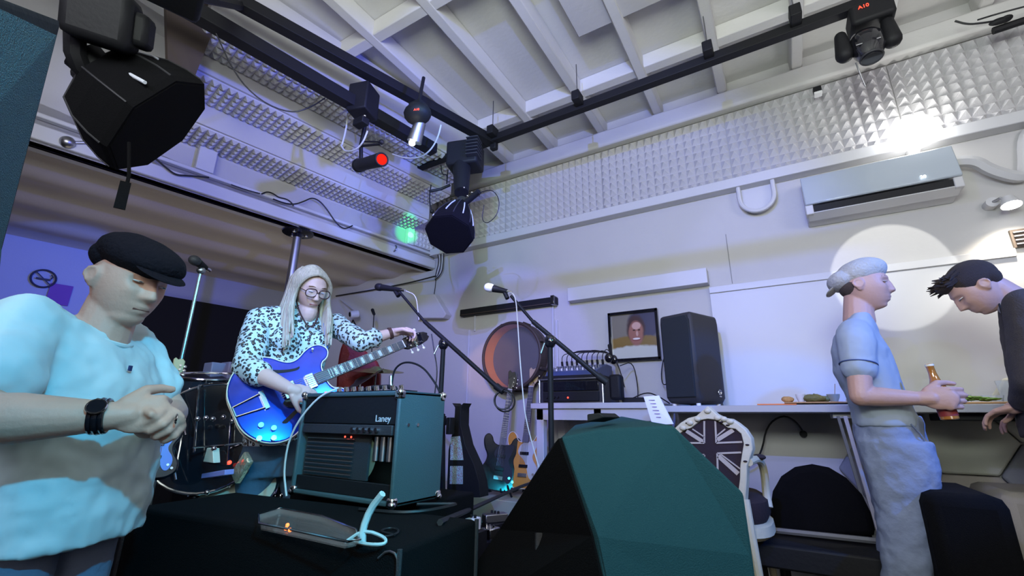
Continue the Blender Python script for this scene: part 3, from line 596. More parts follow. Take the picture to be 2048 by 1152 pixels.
    if hollow:
        MB().box(P(.215, 0, .016), (.018 * k, .08 * k, .014), R).build('bridge', M['chrome'], g, bevel=.002)
        tp = MB(); tp.box(P(.125, 0, .012), (.018 * k, .085 * k, .010), R)
        for sg in (-1, 1): tp.tube([P(.005, sg * .022, .005), P(.12, sg * .034, .012)], .0035 * k, 6)
        tp.tube([P(.005, -.022, .005), P(.005, .022, .005)], .004 * k, 6); tp.build('trapeze_tailpiece', M['chrome'], g)
        for a in (.335, .245):
            b = MB().box(P(a, 0, .008), (.040 * k, .075 * k, .016), R).build('pickup', cols.get('pick', M['chrome']), g, bevel=.003)
            for i in range(6): MB().cyl(P(a, -.026 + .0104 * i, .016), P(a, -.026 + .0104 * i, .018), .0022, n=8).build('pole_screw', M['steel'], b)
        for sg in (-1, 1):
            fh = smoothpoly([(.15, sg * .125), (.165, sg * .138), (.18, sg * .135), (.24, sg * .105), (.30, sg * .088), (.32, sg * .095), (.315, sg * .08), (.29, sg * .078), (.23, sg * .093), (.17, sg * .118)], 2)
            MB().prism(fh, P(0, 0, 0.0005), u * k, v * k, n * 0.001).build('sound_hole', M['slot'], g)
        for a, b in ((.075, -.10), (.115, -.135), (.05, -.15), (.10, -.175)): MB().cyl(P(a, b, 0), P(a, b, .018), .013 * k, .011 * k, 16).build('knob', cols.get('knob', M['chrome']), g)
        MB().tube([P(.40, .14, .002), P(.40, .145, .02)], .003).ell(P(.40, .146, .022), (.006, .006, .006)).build('toggle_switch', M['white'], g)
        pg = smoothpoly([(.18, -.03), (.34, -.03), (.34, -.06), (.30, -.095), (.20, -.085)], 2)
        MB().prism(pg, P(0, 0, .008), u * k, v * k, n * 0.003).build('pickguard', M['blackg'], g)
    else:
        if cols.get('guard'):
            gp = smoothpoly([(.06, -.10), (.16, -.125), (.24, -.06), (.30, -.09), (.38, -.11), (.37, -.05), (.355, .03), (.30, .06), (.26, .05), (.22, .0), (.16, -.03), (.08, -.05)], 2)
            MB().prism(gp, P(0, 0, 0.0008), u * k, v * k, n * 0.003).build('pickguard', cols['guard'], g)
        for a in (.17, .27): MB().box(P(a, 0, .006), (.025 * k, .075 * k, .012), R).build('pickup', cols.get('pick', M['blackg']), g, bevel=.002)
        MB().box(P(.10, 0, .007), (.03 * k, .075 * k, .014), R).build('bridge', M['chrome'], g, bevel=.002)
        for a, b in ((.11, -.09), (.085, -.12)): MB().cyl(P(a, b, 0), P(a, b, .016), .011 * k, .010 * k, 14).build('knob', M['chrome'], g)
    return g, P, R
def flake_mat(name, c1, c2):
    m = mat(name, c1, 0.14, metal=0.35, coat=1.0, var=0.0); nt = m.node_tree; b = nt.nodes['Principled BSDF']
    n = nt.nodes.new('ShaderNodeTexNoise'); n.inputs['Scale'].default_value = 5
    r = nt.nodes.new('ShaderNodeMix'); r.data_type = 'RGBA'; r.inputs[6].default_value = (*c1, 1); r.inputs[7].default_value = (*c2, 1)
    nt.links.new(n.outputs['Fac'], r.inputs[0]); nt.links.new(r.outputs[2], b.inputs['Base Color']); return m
M['bluegtr'] = flake_mat('blue_guitar_lacquer', (0.01, 0.05, 0.55), (0.01, 0.02, 0.25))
M['rose'] = mat('rosewood_board', (0.10, 0.10, 0.11), 0.4)
M['pearl'] = mat('pearl_inlay', (0.6, 0.75, 0.72), 0.2)
M['maple'] = mat('maple_neck', (0.62, 0.45, 0.24), 0.4)
M['cream'] = mat('cream_binding', (0.75, 0.72, 0.6), 0.4)
T0 = PD(466, 826, 2.33); H0 = PD(850, 672, 2.60)
tc_ = (EYE - (T0 + H0) / 2); nrm = tc_.normalized() + V((0.0, 0.05, 0.28))
GT, GP, GR = make_guitar('semi_hollow_guitar', 'glossy blue semi-hollow electric guitar held by the blonde woman', T0, H0, nrm,
    dict(body=M['bluegtr'], bind=M['cream'], neck=M['maple'], board=M['rose'], inlay=M['pearl'], hs=M['blackg'], keys=M['cream']), SEMI, (H0 - T0).length)
GU = (H0 - T0).normalized(); GN = V((GR[0][2], GR[1][2], GR[2][2])); GV = V((GR[0][1], GR[1][1], GR[2][1]))
text('brand_script', 'Epiphone', 0.022, GP((H0 - T0).length - .075, 0.0, 0.0055), -GV, GU, M['pearl'], GT)
# resting instruments on the ledge
tag(MB().bb((-3.2, 3.0, 0.30), (-1.55, 3.598, 0.485)).build('low_ledge', M['ledge'], bevel=0.004), 'low pale wooden ledge along the wall under the resting guitars', 'ledge')
SB_ = dict(body=M['blackg'], neck=M['brown'], board=M['rose'], guard=M['black'])
b0 = PY(992, 978, 3.12); h0 = PY(1024, 748, 3.40)
make_guitar('electric_guitar', 'black electric guitar leaning on a stand below the drum', (b0.x, b0.y, 0.52), h0, (0.75, -1, 0.1), SB_, STRAT, 1.0, False, 0.04, hs='side')
M['sunb'] = mat('honey_sunburst', (0.50, 0.22, 0.03), 0.25, coat=0.6, var=0.35, vscale=3); M['pguard'] = mat('pale_pickguard', (0.42, 0.42, 0.36), 0.3)
b1 = PY(1042, 965, 3.22); h1 = PY(1066, 742, 3.50)
make_guitar('bass_guitar', 'honey sunburst bass guitar with pale pickguard beside the side table', (b1.x, b1.y, 0.54), h1, (0.25, -1, 0.1), dict(body=M['sunb'], neck=M['brown'], board=M['rose'], guard=M['pguard'], bind=M['cream'], hs=M['maple']), STRAT, 1.0, False, 0.04, hs='side')
b2 = PD(300, 960, 2.3); h2 = PD(356, 722, 2.45)
make_guitar('bass_guitar', 'dark bass with pale headstock standing behind the hands of the man in the cap', b2, h2, (1, -0.25, 0.1), dict(body=M['blackg'], neck=mat('blue_lit_neck', (0.05, 0.2, 0.7), 0.3), board=mat('blue_lit_board', (0.04, 0.22, 0.8), 0.3), guard=mat('violet_pickguard', (0.20, 0.16, 0.6), 0.3), hs=M['maple']), STRAT, 1.0, False, 0.04, hs='side')  # blue light is put into the neck and board colours
def gstand(x, y, z, lb, hgt=0.35):
    t = thing('guitar_stand', (x, y, z), lb, 'guitar stand')
    MB().tube([(x, y + .12, z + hgt), (x, y + .08, z + .12), (x, y, z + 0.03)], .009).build('post', M['black'], t)
    for s in (-1, 1):
        MB().tube([(x, y + .08, z + .12), (x + s * .14, y - .04, z + 0.008)], .008).build('leg', M['black'], t)
        MB().tube([(x, y + .05, z + .08), (x + s * .06, y + .0, z + .03), (x + s * .06, y - .06, z + .03), (x + s * .06, y - .07, z + .06)], .007, smooth=1).build('cradle_arm', M['black'], t)
    return t
gstand(b0.x, 3.16, 0.486, 'black stand holding the black electric guitar on the ledge')
gstand(b1.x, 3.25, 0.486, 'black stand holding the sunburst bass on the ledge')
# tall guitar stand with art panels near the amplifier
pw = [PY(907, 806, 2.3), PY(923, 806, 2.3)]
ts = thing('instrument_case', (pw[0].x, 2.35, 0.3), 'black gig case with a forked top and cyan art panels behind the amplifier', 'instrument case')
yy = 2.35
def q2(px, py): p = PY(px, py, yy); return (p.x, p.z)
sil = [q2(904, 806), q2(909, 812), q2(920, 812), q2(927, 806), q2(922, 815), q2(921, 850), q2(930, 890), q2(948, 930), q2(958, 965), q2(960, 995), q2(893, 995), q2(897, 900), q2(908, 850), q2(910, 815)]
MB().bb((q2(893, 990)[0], yy + .01, .30), (q2(920, 990)[0], yy + .08, q2(920, 995)[1])).build('stand', M['black'], ts)
MB().prism(sil, (0, yy, 0), (1, 0, 0), (0, 0, 1), (0, 0.09, 0)).build('shell', M['black'], ts, bevel=0.006)
M['art'] = mat('cyan_art_print', (0.25, 0.75, 0.8), 0.5)
_nt = M['art'].node_tree; _n = _nt.nodes.new('ShaderNodeTexNoise'); _n.inputs['Scale'].default_value = 22; _n.inputs['Distortion'].default_value = 3; _c = _nt.nodes.new('ShaderNodeValToRGB')
_e = _c.color_ramp.elements; _e[0].position = .40; _e[0].color = (0.02, 0.03, 0.05, 1); _e[1].position = .56; _e[1].color = (0.35, 0.8, 0.85, 1); _x = _c.color_ramp.elements.new(.48); _x.color = (0.5, 0.06, 0.08, 1)
_nt.links.new(_n.outputs['Fac'], _c.inputs[0]); _nt.links.new(_c.outputs[0], _nt.nodes['Principled BSDF'].inputs['Base Color'])
for a in ([(902, 874), (920, 872), (924, 895), (927, 920), (901, 920)], [(901, 932), (926, 932), (926, 968), (900, 968)]):
    MB().prism([q2(*p) for p in a], (0, yy - 0.004, 0), (1, 0, 0), (0, 0, 1), (0, 0.006, 0)).build('art_panel', M['art'], ts)
tag(MB().bb((-1.99, 2.26, .3), (-1.90, 2.30, .55)).prism([q2(894, 832), q2(903, 832), q2(904, 850), q2(894, 852)], (0, 2.25, 0), (1, 0, 0), (0, 0, 1), (0, 0.05, 0)).box(PY(899, 845, 2.27) + V((0, .01, -.02)), (.03, .05, .1)).prism([q2(895, 826), q2(903, 828), q2(904, 990), q2(893, 990)], (0, 2.26, 0), (1, 0, 0), (0, 0, 1), (0, 0.03, 0)).build('gig_bag', M['black'], bevel=0.004), 'black gig bag with a cyan tag wedged behind the amplifier', 'bag')
# ================================================================ AMPLIFIER, CASE
AX0, AX1, AY0, AY1, AZ0, AZ1 = -1.77, -1.20, 1.20, 1.465, 0.757, 1.147
am = thing('guitar_amplifier', ((AX0 + AX1) / 2, 1.33, 0.75), 'black combo guitar amplifier on the flight case in front of the blonde woman', 'amplifier')
t = .018
for a, b in (((AX0, AY0 + .01, AZ0), (AX0 + t, AY1, AZ1)), ((AX1 - t, AY0 + .01, AZ0), (AX1, AY1, AZ1))): MB().bb(a, b).build('side_panel', M['tolex'], am, bevel=.006)
MB().bb((AX0, AY0 + .01, AZ1 - t), (AX1, AY1, AZ1)).build('top_panel', M['tolex'], am, bevel=.006)
MB().bb((AX0, AY0 + .01, AZ0), (AX1, AY1, AZ0 + t)).build('bottom_panel', M['tolex'], am, bevel=.006)
MB().bb((AX0 + t, AY1 - .02, AZ0 + t), (AX1 - t, AY1 - .008, AZ1 - t)).build('far_panel', M['tolex'], am)
MB().bb((AX0 + t, AY0 + .018, AZ0 + .27), (AX1 - t, AY0 + .03, AZ1 - t)).build('upper_panel', M['black'], am, bevel=.003)
MB().bb((AX0 + t, AY0 + .02, AZ0 + t), (AX1 - t, AY0 + .03, AZ0 + .07)).build('lower_panel', M['black'], am, bevel=.003)
MB().bb((AX0 + .03, AY0 + .012, AZ0 + .232), (AX1 - .03, AY0 + .03, AZ0 + .268)).build('jack_strip', M['speakerside'], am, bevel=.003)
for k in range(5): MB().cyl((AX0 + .34 + .032 * k, AY0, AZ0 + .25), (AX0 + .34 + .032 * k, AY0 + .015, AZ0 + .25), .008, n=12).build('jack_socket', M['chrome'], am)
for k in range(9): MB().tube([(AX0 + .05, AY0 + .028, AZ0 + .085 + .016 * k), (AX0 + .33, AY0 + .028, AZ0 + .085 + .016 * k)], .0022, 6).build('vent_bar', M['steel'], am)
MB().bb((AX0 + .03, AY0 + .04, AZ0 + .07), (AX0 + .40, AY0 + .05, AZ0 + .23)).build('vent_mesh', M['grille'], am)
MB().lathe([(.001, .0), (.05, .02), (.085, .06), (.09, .065)], ((AX0 + AX1) / 2 + .05, AY0 + .12, AZ0 + .15), (0, -1, 0), 28).build('speaker_cone', mat('grey_cone', (.10, .14, .09), .7), am)
for k in range(3): MB().cyl((AX1 - .15 + .035 * k, AY0 + .06, AZ0 + .14), (AX1 - .15 + .035 * k, AY0 + .06, AZ0 + .225), .012, n=12).build('valve', M['steel'], am)
for k in range(2): MB().ell((AX0 + .285 + .035 * k, AY0 + .02, AZ0 + .222), (.004, .003, .004)).build('led', M['redled'], am)
text('brand_badge', 'Laney', .034, (AX1 - .085, AY0 + .0165, AZ0 + .29), (1, 0, 0), (0, 0, 1), M['trunk'], am)
# sloping control panel on the top
MB().bb((AX0 + .08, AY0 + .05, AZ1), (AX1 - .03, AY0 + .13, AZ1 + .006)).build('control_panel', M['blackg'], am)
for k in range(9):
    kn = MB().cyl((AX0 + .14 + .045 * k, AY0 + .085, AZ1 + .006), (AX0 + .14 + .045 * k, AY0 + .08, AZ1 + .026), .011, .009, 14).build('knob', M['chrome'], am)
MB().ell((AX0 + .125, AY0 + .03, AZ1 + .002), (.006, .006, .004)).build('led', M['redled'], am)
MB().tube([(AX0 + .18, AY1 - .09, AZ1), (AX0 + .2, AY1 - .09, AZ1 + .03), (AX1 - .2, AY1 - .09, AZ1 + .03), (AX1 - .18, AY1 - .09, AZ1)], .009, 8, smooth=1).build('handle', M['black'], am)
for x in (AX0, AX1):
    for y in (AY0 + .01, AY1):
        for z in (AZ0, AZ1):
            sx = -1 if x == AX1 else 1; sy = -1 if y == AY1 else 1; sz = -1 if z == AZ1 else 1
            MB().ell((x + sx * .006, y + sy * .006, z + sz * .006), (.014, .014, .014), n=14).box((x + sx * .014, y + sy * .014, z + sz * .014), (.034, .034, .034)).build('metal_corner', M['chrome'], am, bevel=.009)
for k in (0.06, .11): MB().cyl((AX1, AY0 + k, AZ0 + .27), (AX1 + .004, AY0 + k, AZ0 + .27), .006, n=12).build('side_screw', M['chrome'], am)
cable([(AX0 + .20, AY0 + .03, AZ1 + .02), (AX0 + .15, AY0 - .03, AZ1 - .02), (AX0 + .06, AY0 - .06, AZ1 - .15), (AX0 + .03, AY0 - .05, AZ0 + .1), (AX0 + .06, AY0 - .04, AZ0 + .0)], .004, 'pale cable hanging down the left front of the amplifier', M['wcable'])
# flight case under the amplifier
C0, C1, C2 = PZ(800, 1099, .745), PZ(918, 1040, .745), PZ(500, 1052, .745)
uu = (C2 - C0).normalized(); vv_ = V((-uu.y, uu.x, 0)); vv_ = vv_ if vv_.y > 0 else -vv_
fc = thing('flight_case', (C0.x - .5, 1.3, .3), 'big black carpet-covered flight case carrying the guitar amplifier', 'flight case')
MB().prism([(0, 0), (1.15, 0), (1.15, .385), (0, .385)], (C0.x, C0.y, .305), uu, vv_, (0, 0, .44)).build('box', M['blackfab'], fc, bevel=.012)
for a in ((0, 0), (1.15, 0), (0, .385)): MB().cyl(V((C0.x, C0.y, .31)) + uu * a[0] + vv_ * a[1], V((C0.x, C0.y, .745)) + uu * a[0] + vv_ * a[1], .007, n=8).build('edge_strip', M['speakerside'], fc)
MB().tube([V((C0.x, C0.y, .72)) + uu * .06 - vv_ * .004, V((C0.x, C0.y, .74)) + uu * .035 - vv_ * .004, V((C0.x, C0.y, .735)) + uu * .004 - vv_ * .004, V((C0.x, C0.y, .70)) - vv_ * .004], .003, smooth=1).build('corner_trim', M['steel'], fc)
tag(MB().bb((-2.05, 1.405, .305), (-1.24, 1.75, .742)).build('road_case', M['blackfab'], bevel=.01), 'second black case right behind the flight case, under the rear of the amplifier', 'case')
# cable hook on the case and looped cables
h = PZ(725, 1085, .75)
M['strap'] = mat('pale_cyan_tape', (0.45, 0.6, 0.62), 0.5)
tag(MB().tube([h, h + V((-.004, .0, .03)), h + V((.006, .01, .075)), h + V((.045, .01, .115))], .009, 8, smooth=1).build('cable_tie', M['strap']), 'pale twisted strap sticking up from the flight case', 'strap')
cable([h + V((-.04, -.02, .0)), h + V((.0, .0, .03)), h + V((.06, .02, .015)), h + V((.08, .0, .006)), h + V((.03, -.02, .004)), h + V((-.03, -.01, .004))], .004, 'small pale cable loop around the foot of the strap', M['strap'])
cable([PZ(757, 1075, .752), PZ(790, 1070, .752), PZ(800, 1060, .752), PZ(780, 1055, .752), PZ(757, 1062, .752), PZ(790, 1070, .752)], .003, 'thin black cable coil at the near corner of the case')
cable([(-1.17, 1.3, .76), (-1.12, 1.38, .755), (-1.06, 1.42, .755), (-1.1, 1.2, .752), (-1.3, 1.16, .752)], .006, 'black cable lying right of the amplifier on the case')
# transparent tray with red glints
tr0 = thing('clear_tray', PZ(610, 1075, .746), 'transparent plastic tray with orange glints on the near edge of the case', 'tray')
pl = [PZ(*p, .75) for p in ((520, 1042), (560, 1030), (640, 1045), (705, 1072), (712, 1092), (690, 1097), (560, 1068), (522, 1060))]
M['clearp2'] = mat('clear_tray_plastic', (0.8, 0.65, 0.6), 0.08, alpha=0.16, spec=1.0, coat=1)
cen_ = sum(pl, V()) / len(pl)
MB().rings([[p + V((0, 0, 0)) for p in pl], [p + (p - cen_) * .06 + V((0, 0, .016)) for p in pl], [p + (p - cen_) * .03 + V((0, 0, .016)) for p in pl], [p + V((0, 0, .004)) for p in pl]]).build('shell', M['clearp2'], tr0)
MB().tube([p + (p - cen_) * .06 + V((0, 0, .017)) for p in pl + pl[:1]], .003, 6).build('rim', M['chrome'], tr0)
M['emb'] = mat('orange_glint', (1, .2, .05), .4, emit=(1, .18, .04), estr=3)
for (px, py) in ((575, 1050), (572, 1057), (580, 1060)): MB().ell(PZ(px, py, .765), (.005, .005, .005)).build('painted_glint', M['emb'], tr0)  # glowing dots drawn as orange glints on the tray
# ================================================================ FLOOR MONITOR (right foreground)
mo = thing('stage_monitor', (-.35, 1.35, 0), 'large black wedge monitor loudspeaker in the right foreground, its side lit teal', 'loudspeaker')
S = [PY(1122, 873, 1.12), PY(1200, 858, 1.20), PY(1346, 850, 1.34), PY(1488, 986, 1.36), PY(1506, 1110, 1.36), PY(1530, 1290, 1.36), PY(1235, 1290, 1.10), PY(1192, 1075, 1.10)]
wv = V((-.30, .34, .0)); Rr = []
left = [PY(1112, 884, 1.50), PY(1150, 850, 1.60), PY(1245, 832, 1.70), PY(1400, 985, 1.75), PY(1420, 1110, 1.75), PY(1440, 1290, 1.75), PY(840, 1290, 1.35), PY(1000, 1060, 1.42)]
mb = MB(); n_ = len(S); mb.add(S + left, [tuple(range(n_)), tuple(reversed(range(n_, 2 * n_)))] + [(i, (i + 1) % n_, n_ + (i + 1) % n_, n_ + i) for i in range(n_)])
mb.build('cabinet', M['carpet'], mo, bevel=.008, smooth=False)
a, b, c_, d = S[0], left[0], left[6], S[6]; nn = (b - a).cross(d - a).normalized(); nn = nn if nn.dot(EYE - a) > 0 else -nn
cc = (a + b + left[7] + S[7]) / 4
e1, e2, e3, e4 = [p + (cc - p) * .03 + nn * .006 for p in (a, b, left[7], S[7])]; f3, f4 = [p + nn * .006 for p in (left[6], S[6])]
MB().add([e1, e2, e3, e4, f3, f4] + [p - nn * .02 for p in (e1, e2, e3, e4, f3, f4)], [(0, 1, 2, 3), (3, 2, 4, 5), (6, 9, 8, 7), (9, 11, 10, 8), (0, 6, 7, 1), (1, 7, 8, 2), (2, 8, 10, 4), (4, 10, 11, 5), (5, 11, 9, 3), (3, 9, 6, 0)]).build('front_grille', M['blackfab'], mo, smooth=False)
MB().tube([e4.lerp(e3, .45) + nn * .008, f4.lerp(f3, .28) + nn * .008], .012, 8).build('grille_bar', M['speakerside'], mo)
hp_ = PY(1210, 845, 1.22)
MB().prism([(0, 0), (.05, .014), (.035, .026), (.0, .022)], hp_ + V((-.06, .02, .0)), (1, .2, 0), (0, 0, 1), (0.02, .08, 0)).build('corner_block', M['black'], mo, bevel=.003)
MB().bb((-.50, 1.20, 0), (-.12, 1.55, .36)).build('base_box', M['black'], mo, bevel=.01)
# ================================================================ MIC STANDS
def mic(parent, a, b, head=None):
    a, b = V(a), V(b); d = (b - a).normalized()      # a = grille end
    MB().cap(a, a + d * .012, .024, .024).build('mic_grille', head or M['black'], parent)
    MB().tube([a + d * .03, b], [.020, .012], 12).build('mic_body', M['black'], parent)
    MB().cyl(b, b + d * .03, .009).build('plug', M['chrome'], parent)
def micstand(lb, tip, clutch, tail, basez, hd=None, miclen=.16, tele=None):
    tip, clutch, tail = V(tip), V(clutch), V(tail)
    t = thing('microphone_stand', (clutch.x, clutch.y, basez), lb, 'microphone stand')
    MB().cyl((clutch.x, clutch.y, basez + .02), clutch, .013, n=12).build('pole', M['black'], t)
    MB().cyl((clutch.x, clutch.y, clutch.z * .45), (clutch.x, clutch.y, clutch.z * .6), .016, n=12).build('height_clutch', M['speakerside'], t)
    MB().tube([tip, clutch.lerp(tip, .3)], .008, 10).build('boom_tube', M['black'], t)
    MB().tube([clutch.lerp(tip, .42), tail], .012, 10).build('boom', M['black'], t)
    MB().cyl(tail, tail + (tail - clutch).normalized() * .05, .018, .016).build('counterweight', M['black'], t)
    MB().ell(clutch, (.03, .025, .035)).build('boom_clutch', M['blackg'], t)
    MB().tube([clutch + V((-.02, -.02, -.01)), clutch + V((-.03, -.04, -.06))], .005).build('clutch_lever', M['steel'], t)
    for k in range(3):
        a = 2 * math.pi * k / 3 + .5; MB().tube([(clutch.x, clutch.y, basez + .14), (clutch.x + .3 * math.cos(a), clutch.y + .3 * math.sin(a), basez + .012)], .009).build('leg', M['black'], t)
    return t
ml = micstand('black boom microphone stand behind the guitar amplifier', PY(800, 585, 1.85), PY(887, 688, 1.9), PY(992, 772, 1.93), .3)
mk = thing('microphone', PY(775, 578, 1.84), 'black microphone at the tip of the boom above the guitar headstock', 'microphone'); mic(mk, PY(757, 574, 1.83), PY(802, 580, 1.85))
MB().tube([PY(790, 580, 1.85), PY(797, 592, 1.85)], .014).build('mic_clip', M['black'], mk)
cable([PY(812, 582, 1.85), PY(832, 590, 1.85), PY(836, 622, 1.87), PY(838, 640, 1.88)], .003, 'thin grey mic cable dropping onto the left boom', M['wcable'])
cable([PY(863, 668, 1.9), PY(868, 700, 1.9), PY(875, 740, 1.9), PY(871, 775, 1.9), PY(868, 800, 1.9)], .0035, 'black mic cable hanging beside the left stand pole')
mr = micstand('black boom microphone stand in front of the side table', PY(1022, 592, 1.88), PY(1100, 683, 1.9), PY(1196, 752, 1.95), .3)
M['mich'] = mat('silver_mic_mesh', (.85, .87, .9), .3, metal=.2)
mk = thing('microphone', PY(995, 577, 1.87), 'microphone with brightly lit silver grille above the round drum', 'microphone'); mic(mk, PY(977, 575, 1.86), PY(1014, 583, 1.88), M['mich'])
MB().tube([PY(1008, 582, 1.88), PY(1015, 597, 1.88)], .012).build('mic_clip', M['black'], mk)
lamp_spot('mic_head_spot', (-.4, 1.0, 2.6), PY(977, 575, 1.86), (1, 1, .97), 60, 5, .3, .01)
cable([PY(1016, 586, 1.87), PY(1026, 586, 1.86), PY(1032, 600, 1.86), PY(1035, 640, 1.88), PY(1040, 720, 1.88), PY(1046, 790, 1.88), PY(1050, 830, 1.88), PY(1062, 880, 1.9), PY(1085, 960, 1.9)], .003, 'grey mic cable hanging past the round drum', M['wcable'])
# coiled cable on the left boom's tail
c = PY(1006, 800, 1.93)
tag(MB().torus(c, .045, .004, (.4, -1, .1), 32, 6).torus(c + V((.004, .01, -.004)), .052, .004, (.25, -1, -.1), 32, 6).tube([c + V((0, 0, .05)), PY(1000, 772, 1.93)], .004).build('cable_coil', M['cable']), 'coiled black cable hung on the end of the left boom', 'cable')
st_ = thing('microphone_stand', (PD(392, 900, 2.6).x, PD(392, 900, 2.6).y, .3), 'tall slim microphone stand beside the cap of the left man', 'microphone stand')
p0 = PD(401, 545, 2.6); MB().cyl((p0.x, p0.y, .31), p0, .008, n=10).build('pole', M['steel'], st_)
MB().cyl((p0.x, p0.y, .3), (p0.x, p0.y, .32), .13, n=28).build('base_plate', M['black'], st_)
MB().ell(p0 + V((0, 0, .01)), (.02, .02, .02)).build('clip', M['steel'], st_)
mk = thing('microphone', PD(400, 530, 2.6), 'dark microphone on top of the tall slim stand', 'microphone'); mic(mk, PD(388, 520, 2.55), PD(412, 536, 2.62), M['speakerside'])
# gooseneck behind amplifier
gp = thing('gooseneck_microphone', PY(785, 800, 1.75), 'chrome gooseneck microphone arching above the amplifier top', 'microphone')
MB().tube([PY(783, 800, 1.5), PY(784, 760, 1.5), PY(790, 735, 1.5), PY(812, 722, 1.5), PY(845, 732, 1.5), PY(870, 765, 1.5), PY(880, 785, 1.5)], .0045, 8, smooth=3).build('gooseneck', M['black'], gp)
MB().cyl(PY(782, 800, 1.5), PY(782, 752, 1.5), .012, .009).build('socket', M['steel'], gp)
# ================================================================ DRUM KIT AND GEAR behind
M['drumshell'] = mat('dark_glass_drum_shell', (.02, .025, .04), .08, coat=1.0, spec=1.0)
M['drumtop'] = mat('coated_drum_head', (.55, .56, .45), .5)
def drum(lb, c, r, h, axis=(0, 0, 1), top=None, nl=8, nm='drum'):
    c = V(c); a, b, d = frame_from(V(axis)); t = thing(nm, c, lb, 'drum')
    MB().lathe([(r, -h / 2), (r, h / 2)], c, d, 40, caps=False).build('shell', M['drumshell'], t)
    for s in (-1, 1):
        MB().torus(c + d * (s * h / 2), r + .004, .007, d, 40).build('hoop', M['chrome'], t); MB().cyl(c + d * (s * (h / 2 - .004)), c + d * (s * (h / 2 + .001)), r - .002, n=40).build('drum_skin', top or M['blackg'], t)
    for k in range(nl):
        an = 2 * math.pi * k / nl + .2; e = a * math.cos(an) + b * math.sin(an); p = c + e * (r + .012)
        lg = MB().tube([p - d * h * .5, p + d * h * .5], .0035, 6).build('tension_rod', M['chrome'], t); MB().ell(p, (.012, .012, .02)).build('lug', M['chrome'], lg)
    return t
drum('floor tom of dark glossy shell with chrome rods, topmost beside the blue guitar', PD(420, 795, 2.9), .17, .22, (0.15, -.1, 1))
drum('dark glossy bass drum below the tom at the left of the woman', PD(430, 880, 2.75), .24, .30, (.8, -.6, .15), nl=10, nm='bass_drum')
drum('small snare drum with pale head low between the man and the woman', PD(480, 1005, 2.6), .16, .12, (.35, -.5, .8), M['drumtop'], nm='snare_drum')
def cymbal(lb, c, r, ax, m_=None, pole=None):
    t = thing('cymbal', c, lb, 'cymbal'); MB().lathe([(.001, .02), (.02, .018), (.035, .008), (r, -.01), (r, -.0115), (.03, .005)], c, ax, 40).build('disc', m_ or M['brass'], t)
    if pole: MB().cyl((c[0], c[1], .31), c, .008, n=8).build('pole', M['chrome'], t)
    return t
M['brass'] = mat('cymbal_bronze', (.5, .40, .2), .25, metal=1)
cymbal('thin pale cymbal edge on above the dark tom', PD(440, 760, 2.9), .13, (.1, -.05, 1), M['brass'], True)
cymbal('flat cymbal seen edge-on between the red case and the gooseneck', PD(752, 739, 2.9), .17, (.12, -.1, 1), M['brass'], True)
cymbal('dark cymbal tilted behind the amplifier top right', PD(720, 762, 2.8), .15, (-.3, -.5, .8), mat('dark_bronze', (.06, .05, .05), .35, metal=.7), True)
# red guitar body behind the woman
rg = PD(712, 745, 3.1)
M['red'] = mat('deep_red_fabric', (.22, .012, .015), .6, bump=.3)
tag(MB().prism(smoothpoly([(-.10, -.25), (.15, -.27), (.16, .05), (.06, .13), (-.02, .20), (-.09, .25), (-.13, .1)], 2), rg, (.75, .65, 0), (0, 0, 1), (-.06, .07, 0)).build('red_bag', M['red'], bevel=.02), 'deep red padded bag behind the neck of the blue guitar', 'bag')
# rack with lit lids, foil bag, papers
M['foil'] = mat('crumpled_foil_print', (.62, .58, .42), .2, metal=.6, bump=1.0, scale=25, var=.4, vscale=25)
c = PD(484, 935, 2.45); tag(MB().box(c, (.07, .03, .13), Matrix.Rotation(.7, 3, 'Y')).build('foil_packet', M['foil'], bevel=.008, disp=(.04, .02)), 'crumpled shiny printed packet beside the bass drum', 'packet')
c = PD(435, 948, 2.5); tag(MB().box(c, (.19, .04, .022), Matrix.Rotation(-.15, 3, 'Y')).build('pedal_bar', mat('lilac_metal', (.3, .3, .7), .3), bevel=.003), 'lilac lit metal bar below the bass drum', 'bar')
c = PD(372, 1020, 2.4); tag(MB().box(c, (.08, .05, .04), Matrix.Rotation(.3, 3, 'Z')).build('small_box', mat('grey_box', (.18, .24, .28), .4), bevel=.004), 'small grey box on the stage edge near the left man', 'box')
c = PD(400, 1035, 2.45); tag(MB().bb((c.x - .35, c.y - .15, .3), (c.x + .35, c.y + .3, PD(372, 1020, 2.4).z - .02)).build('road_case', M['black'], bevel=.01), 'black road case low between the left man and the snare drum', 'case')
c = PD(415, 925, 2.5); tag(MB().prism([(-.04, 0), (.05, 0), (.02, .06), (-.03, .06)], c, (1, 0, 0), (0, 0, 1), (0, .03, 0)).build('folded_card', M['cream'], bevel=.003), 'small cream folded card in front of the bass drum', 'card')
c = PD(448, 762, 3.3); tag(MB().bb((c.x - .25, c.y - .25, .3), (c.x + .2, c.y + .3, c.z - .045)).build('back_cabinet', M['black'], bevel=.01), 'black cabinet against the dark background left of the woman', 'cabinet')
for k, (px, py, d_) in enumerate([(365, 790, 2.9), (430, 748, 3.3), (463, 747, 3.3)]):
    c = PD(px, py - 0, d_); tag(MB().box(c, (.10, .10, .13)).build('equipment_box', mat('dusty_lilac', (.22, .2, .34), .6), bevel=.006), ['small lilac box behind the pale headstock', 'lilac box on the back shelf, left of two', 'lilac box on the back shelf beside the woman, right of two'][k], 'box')
gs = thing('hardware_stand', (PD(400, 900, 2.6).x, PD(400, 900, 2.6).y, .3), 'tangle of thin chrome drum hardware rods at the left of the kit', 'drum stand')
